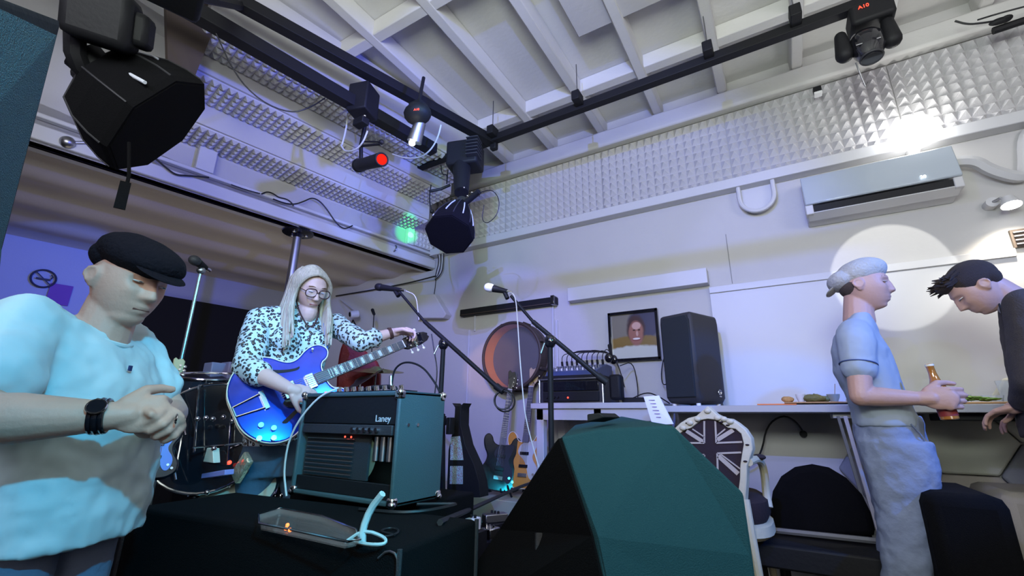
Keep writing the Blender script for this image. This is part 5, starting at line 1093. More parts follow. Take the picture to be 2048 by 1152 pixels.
    pk = PY(1835, 870, Y0 - .16); MB().tube([PY(1822, 848, Y0 - .155), PY(1845, 872, Y0 - .15), PY(1850, 888, Y0 - .14)], .003, 6, smooth=1).build('pocket_seam', M['jeans'], j)
    for q in (-1, 1): MB().ell(V((last.x + .03, Y0, .045)) + S * .09 * q, (.05, .135, .045), rotm(F)).build('shoe', M['black'], root)
    # bottle in the hand
    bc = wR + F * .066 - S * .047
    t = thing('beer_bottle', bc + V((0, 0, -.10)), 'amber glass beer bottle in the hand of the man in the pale cap', 'bottle')
    am_ = mat('amber_glass', (.42, .16, .03), .08, spec=1.0, coat=1.0); ax = V((-.10, 0, 1)).normalized()
    b0 = bc - ax * .085
    MB().lathe([(.024, 0), (.030, .004), (.0305, .11), (.028, .13), (.017, .165), (.0135, .19), (.013, .215), (.0148, .218), (.0148, .228), (.011, .23)], b0, ax, 32).build('bottle_glass', am_, t)
    MB().lathe([(.0309, .015), (.0309, .09)], b0, ax, 32, caps=False).build('label_band', mat('red_foil_label', (.25, .03, .03), .5), t)
    MB().lathe([(.0150, .219), (.0155, .222), (.0150, .227)], b0, ax, 24, caps=False).build('lip_ring', M['cream'], t)
man_right()
# ---------------------------------------------------------------- man leaning in from the right
def man_lean():
    Y0 = 2.80; hc = PY(1952, 578, Y0); F = V((-.95, .25, 0)).normalized(); S = V((F.y, -F.x, 0))
    FH = (F * .78 + V((0, 0, -.62)) + V((.0, -.16, 0))).normalized(); UH = (V((-.45, 0, .8)))
    root = thing('person', (1.35, Y0, 0), 'dark-haired man in a dark jacket leaning over the worktop at the right edge', 'person')
    nk = PY(2008, 600, Y0 + .02); ch = PY(2066, 650, Y0 + .02); wa = PY(2110, 790, Y0); hip = PY(2125, 850, Y0 - .02)
    bd = MB(); R = head_mesh(bd, hc, FH, UH, s=1.0, nose=1.05); bd.cap(hc + R @ V((0, -.045, -.035)), nk + V((.02, 0, .0)), .054, .064)
    st = [(hip, .16, .13), (wa, .16, .13), (ch + V((.03, 0, 0)), .19, .14), (nk + V((.05, 0, .0)), .10, .08)]
    ax = (nk - hip).normalized(); f2 = V((-.9, .2, -.45)).normalized(); s2 = V((0, -1, 0))
    bd.rings([oval(c, s2, f2, a * .85, b * .85) for c, a, b in st])
    shN = PY(2052, 610, Y0 - .17); eN = PY(2062, 760, Y0 - .16); wN = PY(2042, 812, Y0 - .02)
    shF = shN + V((.10, .36, 0)); eF = eN + V((.16, .40, .0)); wF = wN + V((.12, .26, .0))
    bd.chain([shN, eN, wN], [.05, .042, .028]); bd.chain([shF, eF, wF], [.05, .042, .028])
    hand(bd, wN, V((-.7, .5, -.25)), V((0, 0, -1)), -1, (.3, .5, .4), 1.0); hand(bd, wF, V((-.8, .1, -.35)), V((0, 0, -1)), 1, (.3, .5, .4), 1.0)
    for q in (-1, 1): hp = V((hip.x + .02, Y0, .95)) + s2 * .09 * q; bd.chain([hp, V((hp.x + .02, hp.y, .5)), V((hp.x + .03, hp.y, .08))], [.08, .055, .04])
    bd.build('body', M['skinm'], root, remesh=.0046, sm=2)
    eyes(root, hc, R, 1.0, open_=.4, look=(0, -1))
    hm = mat('dark_brown_hair', (.035, .022, .018), .7, bump=.7, scale=200, stretch=(3, 3, 1)); rs = random.Random(5)
    hr = MB(); hr.ell(hc + R @ V((0, -.024, .040)), (.085, .100, .088), R, 28, 18); hr.ell(hc + R @ V((0, -.060, .010)), (.078, .052, .055), R, 24, 14); hr.ell(hc + R @ V((0, .052, .085)), (.060, .050, .038), R, 20, 12)
    for k in range(70):
        a = rs.uniform(-1, 1); x = .065 * a; p = hc + R @ V((x, .070 + rs.uniform(-.05, .015), .085 + rs.uniform(-.015, .03)))
        q = p + R @ V((x * .3, rs.uniform(.012, .035), rs.uniform(-.01, .028))); hr.tube([p - R @ V((0, .03, .0)), p, q], [.009, .007, .0015], 5)
    hr.build('tousled_hair', hm, root)
    jk = MB(); jk.rings([oval(c, s2, f2, a, b) for c, a, b in st])
    jk.chain([ch + V((.03, -.08, .05)), shN, eN, eN.lerp(wN, .8)], [.08, .072, .060, .045]); jk.chain([ch + V((.03, .08, .05)), shF, eF, eF.lerp(wF, .8)], [.08, .072, .060, .045])
    jk.build('jacket', mat('dark_charcoal_jacket', (.045, .038, .042), .85, bump=.4, scale=200), root, remesh=.009, sm=5, disp=(.08, .012))
    MB().chain([nk + V((-.01, -.03, -.03)), nk + V((.02, -.07, -.12)), PY(2042, 700, Y0 - .14)], [.034, .036, .02]).build('shirt_front', mat('grey_shirt', (.40, .38, .38), .8), root)
    MB().tube([nk + V((-.035, -.05, -.02)), PY(2014, 660, Y0 - .10), PY(2022, 700, Y0 - .12), PY(2035, 725, Y0 - .12)], .0035, 6, smooth=1).build('lanyard', M['black'], root)
    jn = MB()
    for q in (-1, 1): hp = V((hip.x + .02, Y0, .95)) + s2 * .09 * q; jn.chain([hp, V((hp.x + .02, hp.y, .5)), V((hp.x + .03, hp.y, .09))], [.10, .075, .06])
    jn.build('trousers', M['black'], root, remesh=.01, sm=3)
man_lean()
# ================================================================ RIG UNDER THE CEILING
ZT = 3.35
def P3(x, y, z=ZT): return PZ(x, y, z)
tb = thing('lighting_truss', (-1.8, 2.74, ZT), 'black square-bar lighting frame hung under the ceiling beams', 'truss')
def bar(a, b, w, nm): 
    a, b = V(a), V(b); d = (b - a).normalized(); s = d.cross(V((0, 0, 1))).normalized(); MB().prism([(-w / 2, -w / 2), (w / 2, -w / 2), (w / 2, w / 2), (-w / 2, w / 2)], a, s, (0, 0, 1), b - a).build(nm, M['black'], tb, bevel=.004)
bar((-2.94, 2.74, ZT), (0.80, 2.72, ZT), .062, 'cross_bar')
bar((-1.80, 2.74, ZT), (-3.10, -.95, ZT), .075, 'long_bar') if False else None
a = P3(486, 8); b_ = P3(985, 283); dd = (a - b_).normalized(); bar(b_, b_ + dd * 3.4, .075, 'long_bar')
a = P3(470, 70, 3.13); c_ = P3(868, 300, 3.13); dd = (a - c_).normalized(); bar(c_, c_ + dd * 3.0, .085, 'long_bar')
for px, py in ((1155, 203), (1417, 108), (1592, 38), (985, 270)):
    p = P3(px, py); MB().bb((p.x - .03, p.y - .05, ZT - .01), (p.x + .03, p.y + .05, ZT + .07)).build('clamp', M['black'], tb, bevel=.006); MB().cyl((p.x, p.y, ZT + .06), (p.x, p.y, ZB + .03), .004).build('hanger_rod', M['steel'], tb)
def lbox(c, R, d, nm, m, t, bev=.006): return MB().box(c, d, R).build(nm, m, t, bevel=bev)
# moving head at the right end of the bar
p = PY(1735, 20, 2.74); mh = thing('moving_head_light', (p.x, p.y, ZT), 'black moving-head light with red digits hanging at the top right', 'stage light')
lbox((p.x, p.y, ZT - .10), None, (.20, .17, .13), 'base', M['black'], mh, .02)
h = PY(1735, 92, 2.72)
for s in (-1, 1): MB().cap((h.x + s * .105, h.y, ZT - .17), (h.x + s * .105, h.y, h.z - .01), .03, .045).build('yoke_arm', M['black'], mh)
MB().rings([oval(h + V((0, .02, .09)), V((1, 0, 0)), V((0, 1, 0)), .06, .06), oval(h + V((0, 0, .04)), V((1, 0, 0)), V((0, 1, 0)), .078, .078), oval(h + V((0, -.01, -.04)), V((1, 0, 0)), V((0, 1, 0)), .072, .072), oval(h + V((0, -.02, -.095)), V((1, 0, 0)), V((0, 1, 0)), .05, .05)]).build('head', M['blackg'], mh, bevel=.004)
MB().torus(h + V((0, -.02, -.095)), .05, .006, (0, .1, 1), 28).build('lens_ring', M['speakerside'], mh); MB().cyl(h + V((0, -.021, -.096)), h + V((0, -.021, -.101)), .046).build('lens', M['blackg'], mh)
for sx in (-.05, .03): MB().box(h + V((sx, -.075, -.03)), (.028, .006, .006)).build('glint_screw', M['chrome'], mh)
q = PY(1727, 12, 2.65); text('digits', 'A10', .030, (q.x, 2.652, q.z), (1, .0, 0), (0, 0, 1), M['redled'], mh)
tag(MB().tube([(h.x - .06, 2.75, h.z - .06), (h.x - .04, 2.8, h.z - .14), (h.x - .03, 2.82, h.z - .18), (h.x - .015, 2.82, h.z - .16)], .004).build('safety_hook', M['steel']), 'grey safety hook dangling below the moving-head light', 'hook')
# octagonal softboxes
def softbox(name, label, apex, front, R0, up, stripes, depth=None, n=8, rx=None):
    apex, front = V(apex), V(front); d = (front - apex).normalized(); t = thing(name, apex, label, 'softbox'); L = (front - apex).length
    a = V(up); a = (a - d * a.dot(d)).normalized(); b = d.cross(a); rs_ = []
    for q, r in (rx or ((0, .16), (.25, .50), (.5, .75), (.75, .93), (.92, 1.0), (1.0, .985))):
        rs_.append([apex + d * (L * q) + (a * math.cos(2 * math.pi * (k + .5) / n) + b * math.sin(2 * math.pi * (k + .5) / n)) * (R0 * r) for k in range(n)])
    MB().rings(rs_).build('cloth_shell', M['blackfab'], t, smooth=False)
    MB().rings([[apex + d * (L * .985) + (p - (apex + d * L)) * .97 for p in rs_[-1]], [apex + d * (L * 1.01) + (p - (apex + d * L)) * .95 for p in rs_[-1]]]).build('front_cover', M['blackfab'], t, smooth=False)
    for k in range(n): MB().tube([r[k] for r in rs_[:5]], .004, 6).build('rib', M['speakerside'], t)
    for (k, q0, q1) in stripes:
        def pt(k, q):
            i = min(int(q * 4 / .92 * .92), 4); i = 0 if q < .25 else 1 if q < .5 else 2 if q < .75 else 3; lo = (0, .25, .5, .75)[i]; f_ = (q - lo) / .25
            A = rs_[i][k].lerp(rs_[i + 1][k], f_); B = rs_[i][(k + 1) % n].lerp(rs_[i + 1][(k + 1) % n], f_); m_ = (A + B) / 2; return m_ + (m_ - (apex + d * (L * q))).normalized() * .005
        MB().tube([pt(k, q0 + (q1 - q0) * j / 6) for j in range(7)], .0045, 6).build('grey_piping', M['strap2'], t)
    MB().cyl(apex - d * .02, apex + d * .03, R0 * .24, R0 * .26).build('speed_ring', M['speakerside'], t)
    return t, d, a, b
M['strap2'] = mat('reflective_piping', (.62, .65, .72), .5)
t, d, a, b = softbox('softbox', 'octagonal black softbox hanging in the ceiling corner beside the foam', PY(924, 404, 2.42), PY(898, 470, 2.20), .172, (0, 0, 1), [(0, .3, .8), (1, .3, .8), (6, .3, .8), (5, .3, .8), (4, .3, .8), (7, .3, .8)])
R8 = rotm((1, .25, 0))
# fixture above it
p = PY(925, 315, 2.55); fx = thing('finned_stage_light', (p.x, p.y, ZT), 'black finned lamp body fixed at the frame corner above the small softbox', 'stage light')
lbox(p + V((.03, 0, -.01)), Matrix.Rotation(.3, 3, 'Z'), (.27, .2, .22), 'housing', M['black'], fx, .02)
for k in range(6): lbox(p + V((.155, -.055, .075 - .030 * k)), Matrix.Rotation(.3, 3, 'Z'), (.10, .12, .007), 'cooling_fin', M['speakerside'], fx, .002)
for k in range(4): lbox(p + V((.03, -.09, .05 - .030 * k)), Matrix.Rotation(.3, 3, 'Z'), (.05, .01, .008), 'vent_slot', M['steel'], fx, .001)
q = PY(925, 385, 2.42); MB().cyl(p + V((.02, -.03, -.10)), q + V((-.01, 0, .0)), .075, .055).build('lamp_neck', M['black'], fx)
MB().cyl(PY(932, 405, 2.36), PY(958, 383, 2.34), .022, .022).build('tilt_knob', M['black'], fx)
for (x, y) in ((935, 392), (928, 375), (944, 385)): MB().ell(PY(x, y, 2.36), (.007, .007, .007)).build('bolt', M['chrome'], fx)
MB().box(P3(985, 292) + V((.05, -.05, -.05)), (.06, .05, .07)).build('yoke_clamp', M['black'], fx, bevel=.01)
# red par can
p = PY(722, 330, 1.85); e = PY(763, 319, 1.72)
rp = thing('par_lamp', (p.x, p.y, p.z), 'small black spotlight with glowing red lens pointing right under the lower bar', 'stage light')
dd = (e - p).normalized(); MB().lathe([(.022, -.06), (.04, -.05), (.048, .0), (.042, .06), (.045, (e - p).length)], p, dd, 28).build('can', M['black'], rp)
M['redlens'] = mat('glowing_red_lens', (.2, .0, .0), 1.0, spec=0.0, emit=(1, .02, .01), estr=1.3)
MB().cyl(e, e + dd * .006, .036, n=28).build('lens', M['redlens'], rp); MB().torus(e + dd * .006, .040, .006, dd, 28).build('lens_ring', M['black'], rp)
MB().ell(p - dd * .05, (.05, .05, .05)).build('rear_cap', M['black'], rp)
MB().tube([p, PY(722, 290, 1.8), PY(732, 240, 1.75)], .014).build('yoke', M['black'], rp)
MB().tube([PY(722, 292, 1.8), PY(762, 288, 1.75)], .009).tube([PY(722, 283, 1.8), PY(760, 284, 1.75)], .006).ell(PY(763, 284, 1.75), (.018, .018, .018)).build('cross_arm', M['black'], rp)
MB().ell(PY(729, 232, 1.66), (.012, .01, .008)).build('blue_glint_knob', M['chrome'], rp)
p = P3(725, 205); fb_ = thing('black_dimmer_box', (p.x, p.y, ZT), 'boxy black dimmer unit hung between the two frame bars', 'dimmer')
lbox(PY(727, 205, 1.70), Matrix.Rotation(.3, 3, 'Z'), (.15, .16, .22), 'housing', M['black'], fb_, .01); MB().box(PY(722, 245, 1.68), (.10, .06, .05)).build('clamp', M['black'], fb_, bevel=.006)
# effect light with red display and white bulb
p = PY(835, 228, 1.85); ef = thing('effect_light', (p.x, p.y, ZT), 'black effect light with red display and a bright bulb under the frame', 'stage light')
MB().ell(p, (.10, .085, .065)).build('housing', M['black'], ef); MB().box(p + V((0, 0, .05)), (.10, .08, .06)).tube([p + V((0, 0, .06)), (p.x - .01, p.y + .04, 3.36)], .012).build('mount', M['black'], ef)
q = PY(833, 219, 1.76); text('digits', 'A10', .022, q, (.9, .4, 0), (0, 0, 1), M['redled'], ef)
l = PY(824, 286, 1.88); MB().cyl(p + V((-.01, .04, -.04)), l + V((0, .02, .02)), .04, .05).build('lamp_tube', M['steel'], ef); MB().ell(l, (.022, .022, .02)).build('bulb', M['glow'], ef)
lamp_point('effect_bulb_light', l + V((.05, -.08, -.06)), (1, 1, .85), 1.2, .03)
# ---- big softbox and lamp bodies on the left
t, d, a, b = softbox('softbox', 'large octagonal black softbox at upper left with a dangling strap', PD(180, 142, 2.30), PD(322, 252, 2.24), .262, (0, 0, 1), [(0, .15, .55), (5, .2, .6), (6, .2, .6)], rx=((0, .22), (.25, .72), (.5, .90), (.75, .98), (.92, 1.0), (1.0, .985)))
tag(MB().tube([PD(258, 285, 2.13), PD(258, 350, 2.1), PD(252, 378, 2.1)], .006).prism([(-.018, 0), (.014, 0), (.018, -.11), (-.016, -.11)], PD(253, 365, 2.1), (.34, .94, 0), (0.0, .0, 1), (.006, -.002, 0)).build('hanging_strap', M['blackfab']), 'black strap hanging from the large softbox', 'strap')
lb_ = thing('studio_lamp', PD(240, 60, 2.0), 'bulky black studio lamp body above the large softbox', 'stage light')
Rl = Matrix.Rotation(-.5, 3, 'Z') @ Matrix.Rotation(.5, 3, 'Y')
lbox(PD(205, 35, 2.0), Rl, (.17, .20, .20), 'housing', M['black'], lb_, .03); lbox(PD(255, 55, 2.0), Rl, (.12, .15, .12), 'ballast', M['black'], lb_, .02)
MB().cyl(PD(165, 110, 2.2), PD(215, 160, 2.2), .07, .06).build('bracket', M['black'], lb_); MB().tube([PD(150, 60, 2.1), PD(150, 120, 2.15), PD(190, 160, 2.2)], .035, smooth=1).build('yoke', M['black'], lb_)
MB().tube([PD(185, 148, 2.15), PD(200, 132, 2.14), PD(222, 128, 2.12), PD(290, 165, 1.98)], .007).ell(PD(187, 147, 2.13), (.018, .018, .014)).build('grey_strap', M['strap2'], lb_)
sb2 = thing('ceiling_speaker', PD(380, 20, 1.9), 'dark box hanging near the frame end at top left', 'loudspeaker')
lbox(PD(345, -45, 1.7), Matrix.Rotation(-.3, 3, 'Z'), (.20, .20, .14), 'cabinet', M['black'], sb2, .02); MB().tube([PD(345, -25, 1.7), P3(480, 10)], .03).build('arm', M['black'], sb2)
p0, p1, p2_, p3_ = [PD(x, y, dd_) for x, y, dd_ in ((330, -60, 2.9), (455, -10, 2.9), (387, 160, 2.95), (336, 135, 2.95))]
mb = MB(); off = V((-.03, .0, .0)); mb.add([p0, p1, p2_, p3_] + [p + off for p in (p0, p1, p2_, p3_)], [(0, 1, 2, 3), (7, 6, 5, 4), (0, 4, 5, 1), (1, 5, 6, 2), (2, 6, 7, 3), (3, 7, 4, 0)])
tag(mb.build('brown_panel', M['brown'], smooth=False), 'dark brown board at the end of the stepped ceiling behind the large softbox', 'panel')
# big loudspeaker at the left edge, on a pole stand
dq = 1.05
f = [PD(-260, -120, .80), PD(124, 34, 1.12), PD(48, 300, 1.13), PD(-2, 520, 1.13), PD(-10, 610, 1.13), PD(-330, 560, .80)]
bk = [p + V((-.29, .045, .0)) for p in f]
ls = thing('loudspeaker_cabinet', (-1.05, .02, 0), 'huge loudspeaker at the left edge, its mesh front lit blue', 'loudspeaker')
n_ = len(f)
MB().add(f + bk, [tuple(range(n_)), tuple(reversed(range(n_, 2 * n_)))] + [(i, (i + 1) % n_, n_ + (i + 1) % n_, n_ + i) for i in range(n_)]).build('cabinet', M['black'], ls, bevel=.02, smooth=False)
M['mesh'] = mat('perforated_mesh', (.045, .10, .12), .55, bump=.8, scale=420)
nn = (f[1] - f[0]).cross(f[4] - f[0]).normalized(); nn = nn if nn.dot(EYE - f[0]) > 0 else -nn
cf = sum(f, V()) / n_; ins = [p + (cf - p) * (.15 if k in (1, 2, 3, 4) else .04) + nn * .006 for k, p in enumerate(f)]; in2 = [p - nn * .02 for p in ins]
MB().add(ins + in2, [tuple(range(n_)), tuple(reversed(range(n_, 2 * n_)))] + [(i, (i + 1) % n_, n_ + (i + 1) % n_, n_ + i) for i in range(n_)]).build('grille', M['mesh'], ls, smooth=False)
MB().cyl((-1.05, -.22, 0.02), (-1.05, -.22, 1.45), .02).build('stand_pole', M['black'], ls)
MB().cyl((-1.05, -.22, 0), (-1.05, -.22, .03), .2).build('stand_base', M['black'], ls)
# unseen added flag: its slat throws the unlit band across the back wall
L0 = V((-0.3, -0.6, 2.9)); za = 2.9 + (2.205 - 2.9) * .12; zb = 2.9 + (2.352 - 2.9) * .12; yf = -0.6 + 4.2 * .12
fl_ = thing('added_shade_flag', (L0.x, yf, 2.8), 'added black flag slat on an arm in front of the wash light, outside the picture', 'flag')
MB().bb((-.75, yf, za), (.15, yf + .003, zb)).build('slat', M['black'], fl_)
MB().tube([(-.75, yf, (za + zb) / 2), (-.75, yf - .5, 3.1), (-.75, yf - .5, 3.79)], .008).build('arm', M['steel'], fl_)
# ================================================================ ALCOVE
def alc(px, py, off=.02):      # point on the rear wall of the alcove
    r = ray(px, py); q0 = LA - LN * (2.35 - off); t_ = (q0 - V((EYE.x, EYE.y, 0))).dot(LN) / V((r.x, r.y, 0)).dot(LN); return EYE + r * t_
a = alc(340, 545); b = alc(600, 590); a.z = b.z = 0
M['curtain'] = mat('black_curtain', (.006, .006, .008), .95)
def acpanel(pa, pb, z0_, z1_, th, m, nm): return MB().prism([(0, z0_), ((pb - pa).length, z0_), ((pb - pa).length, z1_), (0, z1_)], pa, (pb - pa).normalized(), (0, 0, 1), LN * th).build(nm, m)
a = V((alc(275, 560).x, alc(275, 560).y, 0)); b = LA - LN * 2.33 + LD * .45; b = V((b.x, b.y, 0)); a = b + LD * (a - b).dot(LD)
tag(acpanel(a, b, 1.25, 2.33, .06, M['curtain'], 'black_curtain'), 'black curtain filling the rear opening behind the blonde woman', 'curtain')
M['dado'] = mat('dark_brown_panelling', (.09, .06, .04), .7, var=.2)
tag(acpanel(a, b, .3, 1.25, .05, M['dado'], 'wood_panelling'), 'dark brown panelling below the black curtain', 'panelling')
c = alc(87, 557, .03); u_ = LD
sg = thing('no_smoking_sign', c, 'round no-smoking sign on the blue wall at the far left', 'sign')
M['signb'] = mat('sign_black', (.02, .02, .05), .6)
MB().torus(c, .085, .008, LN, 40, 8).build('ring', M['signb'], sg)
MB().box(c, (.165, .010, .008), Matrix((-LD, LN, V((0, 0, 1)))).transposed() @ Matrix.Rotation(.75, 3, 'Y')).build('slash', M['signb'], sg)
MB().box(c + V((0, 0, -.005)), (.10, .008, .016), Matrix((-LD, LN, V((0, 0, 1)))).transposed()).build('cigarette', M['signb'], sg)
MB().tube([c - LD * .05 + V((0, 0, .005)), c - LD * .06 + V((0, 0, .03)), c - LD * .045 + V((0, 0, .045))], .005).build('smoke', M['signb'], sg)
c0 = alc(98, 568); c1 = alc(128, 600)
tag(MB().prism([(0, 0), (.16, 0), (.16, -.2), (0, -.2)], alc(102, 566, .01), -LD, (0, 0, 1), LN * .012).build('purple_notice', mat('purple_paper', (.16, .05, .30), .7)), 'purple notice on the blue wall beside the no-smoking sign', 'notice')
c = alc(50, 606, .03); tag(MB().ell(c, (.05, .04, .03)).build('wall_device', mat('blue_white_plastic', (.3, .35, .8), .3)), 'small round blue-white device low on the blue wall', 'device')
lamp_spot('blue_alcove_spot', (-3.6, 1.6, 2.3), alc(60, 560), (0, .11, 1.0), 140, 30, .2, .02)
lamp_area('added_alcove_fill', (-4.2, 1.9, 1.2), (-4.2, 1.9, 3), (1.0, .90, .74), 5.9, 1.2, 2.4)  # added fill for the alcove ceiling, no lamp seen there
# steel pole with flange
p = PD(594, 478, 4.2); p.z = 2.62
po = thing('steel_pole', (p.x, p.y, .3), 'steel pole with a wide ceiling flange behind the blonde woman', 'pole')
MB().cyl((p.x, p.y, .3), (p.x, p.y, 2.66), .035).build('tube', M['steel'], po); MB().lathe([(.14, 0), (.13, -.02), (.05, -.03), (.036, -.06)], (p.x, p.y, 2.66), (0, 0, 1), 32).build('flange', M['blackg'], po)
for k in range(3): MB().ell((p.x + .07 * math.cos(k * 2.1 - 1), p.y + .07 * math.sin(k * 2.1 - 1), 2.628), (.016, .016, .008)).build('bolt', M['chrome'], po)
# small things on the wall right of the woman
p = PY(706, 628, 3.42); sc = thing('security_camera', (p.x, 3.6, p.z), 'small white security camera on the wall behind the guitar neck', 'camera')
MB().cyl(p + V((.03, .05, .01)), p + V((-.01, -.03, -.01)), .045, .042).build('housing', M['trunk'], sc); MB().cyl(p + V((-.01, -.03, -.01)), p + V((-.013, -.038, -.012)), .028).build('lens', M['blackg'], sc); MB().tube([p + V((.03, .05, .02)), PY(682, 600, 3.58)], .010).build('arm', M['trunk'], sc)
for k, (x, lb) in enumerate(((698, 'black cable hanging left of the security camera'), (716, 'black cable hanging right of the security camera'))):
    cable([PY(706, 640, 3.50), PY(x, 660, 3.52), PY(x + (6 if k else -4), 690, 3.55)], .008, lb)
tn = thing('thin_microphone', PY(750, 700, 3.3), 'thin black gooseneck microphone standing behind the guitar neck', 'microphone')
MB().cyl((PY(749, 740, 3.3).x, 3.3, .49), PY(748, 628, 3.3), .005, n=8).build('rod', M['black'], tn); MB().cap(PY(748, 628, 3.3), PY(745, 620, 3.3), .016, .018).build('capsule', M['black'], tn)
tag(MB().add([PY(834, 590, 3.5), PY(868, 588, 3.5), PY(892, 628, 3.5), PY(886, 636, 3.5), PY(834, 636, 3.5)] + [PY(834, 590, 3.5) + V((0, .1, 0)), PY(868, 588, 3.5) + V((0, .1, 0)), PY(892, 628, 3.5) + V((0, .1, 0)), PY(886, 636, 3.5) + V((0, .1, 0)), PY(834, 636, 3.5) + V((0, .1, 0))], [(0, 1, 2, 3, 4), (9, 8, 7, 6, 5), (0, 5, 6, 1), (1, 6, 7, 2), (2, 7, 8, 3), (3, 8, 9, 4), (4, 9, 5, 0)]).build('wall_cabinet', M['wall'], bevel=.008, smooth=False), 'white chamfered box on the wall in the corner under the bulkhead', 'cabinet')
cable([PY(872, 552, 3.5), PY(830, 563, 3.55), PY(792, 571, 3.57), PY(745, 580, 3.57), PY(672, 592, 3.57)], .008, 'thick black cable running along the wall top to the corner')
for k in range(5):
    x = 872 + 3.2 * k; cable([PY(x + 3, 505, 3.52), PY(x + 6 - k, 525, 3.53), PY(x, 545, 3.55), PY(870, 560, 3.56)], .005, ['black', 'white', 'black', 'white', 'black'][k] + ' cable of the corner bundle, ' + ['leftmost', 'second', 'middle', 'fourth', 'rightmost'][k] + ' of the five', M['wcable'] if k % 2 else M['cable'], group='corner cable bundle')
cable([PY(868, 590, 3.58), PY(871, 570, 3.58), PY(872, 552, 3.58)], .004, 'thin black cable dropping down the wall corner')
def bulp(px, py, off=.06):
    r = ray(px, py); q0 = LA + LN * off; t_ = (q0 - V((EYE.x, EYE.y, 0))).dot(LN) / V((r.x, r.y, 0)).dot(LN); return EYE + r * t_
cable([bulp(*p) for p in ((523, 388), (535, 383), (548, 388), (557, 395), (573, 398), (583, 405), (587, 412))], .006, 'black cable arching on the bulkhead ledge, left of two')
cable([bulp(*p) for p in ((546, 398), (570, 407), (590, 409), (610, 402), (624, 395), (640, 402), (655, 420), (668, 440), (680, 454), (692, 458), (705, 451))], .006, 'long wavy black cable lying over the bulkhead ledge')
cable([bulp(*p) for p in ((296, 303), (312, 318), (335, 338), (352, 350), (372, 351), (418, 355))], .006, 'black cable curving from the large softbox onto the bulkhead')
cable([bulp(*p) for p in ((462, 369), (490, 379), (520, 387))], .004, 'thin dark cable lying straight along the bulkhead ledge')
p = bulp(790, 500, .03); tag(MB().tube([p + V((0, 0, .05)), p + V((.03, -.01, .03)), p + V((.035, -.02, -.01)), p + V((.0, -.02, -.03)), p + V((-.02, -.01, -.01))], .007, 6, smooth=2).build('wall_hook', M['steel']), 'small brass-coloured hook on the bulkhead fascia near the corner', 'hook')
p = bulp(135, 285, .04); tag(MB().ell(p, (.04, .04, .04)).tube([p, p + V((.03, .1, .05))], .01).build('old_bracket', M['steel']), 'small old bracket on the dim wall left of the large softbox', 'bracket')
cable([P3(430, 62, 3.1), P3(470, 150, 2.9), P3(520, 202, 2.8), P3(580, 227, 2.8), P3(620, 216, 2.85), P3(650, 196, 3.05)], .004, 'thin black cable sagging below the lower frame bar')
cable([PY(694, 190, 1.75), PY(696, 225, 1.75), PY(692, 260, 1.75), PY(684, 290, 1.75)], .006, 'white cable hanging left of the dimmer unit', M['wcable'])
cable([PY(735, 262, 1.75), PY(726, 285, 1.75), PY(712, 300, 1.75), PY(690, 304, 1.75), PY(682, 290, 1.75)], .006, 'white cable looping down to the red-lensed lamp', M['wcable'])
cable([PY(882, 250, 2.2), PY(876, 275, 2.2), PY(862, 300, 2.2), PY(840, 316, 2.2), PY(810, 317, 2.2), PY(785, 308, 2.2)], .006, 'white cable drooping in a curve below the lit bulb', M['wcable'])
cable([PY(960, 385, 2.3), PY(985, 378, 2.3), PY(1000, 400, 2.3), PY(995, 430, 2.3), PY(975, 448, 2.3), PY(963, 440, 2.3), PY(968, 410, 2.3)], .003, 'thin dark cable loop at the right of the small softbox')
cable([PY(882, 330, 2.5), PY(884, 350, 2.5), PY(895, 348, 2.5), PY(893, 375, 2.5), PY(896, 340, 2.5)], .005, 'short black cable knot left of the finned lamp')
cable([PY(862, 370, 2.4), PY(858, 400, 2.35), PY(864, 425, 2.3), PY(868, 440, 2.3)], .005, 'black cable at the left side of the small softbox')
tag(MB().tube([PY(858, 383, 2.4), PY(882, 378, 2.45), PY(900, 370, 2.5)], .012).ell(PY(864, 423, 2.3), (.016, .016, .016)).build('light_bracket', M['black']), 'small black bracket between finned lamp and bulkhead', 'bracket')
# rail at the top right wall
ra = thing('track_light_rail', PY(2020, 50, 3.3), 'black rail with cables at the top right corner above the foam', 'rail')
MB().tube([PY(1986, 62, 3.35), PY(2100, 24, 3.35)], .022).build('rail', M['black'], ra); MB().ell(PY(2000, 42, 3.3), (.05, .02, .02)).ell(PY(2012, 38, 3.3), (.03, .03, .015)).build('connector', M['black'], ra)
subtube('cable', [PY(1910, 42, 3.35), PY(1935, 49, 3.35), PY(1965, 46, 3.33), PY(1990, 42, 3.3)], .006, M['cable'], ra); subtube('cable', [PY(1955, 40, 3.4), PY(2000, 26, 3.35), PY(2100, 0, 3.35)], .005, M['cable'], ra)
# green laser spot and tint
g0 = bulp(812, 468, .0); lamp_spot('laser_green', (-1.5, 1.7, 2.8), g0, (0.0, 1.0, .05), 420, 7.0, .7, .004); lamp_spot('laser_green_core', (-1.5, 1.7, 2.8), bulp(820, 474, .0), (.1, 1.0, .1), 1500, 1.8, .4, .002)
lamp_spot('green_tint', (-1.2, 1.4, 2.9), (-3.1, 3.6, 2.9), (.25, 1.0, .55), 22, 60, .9, .05)
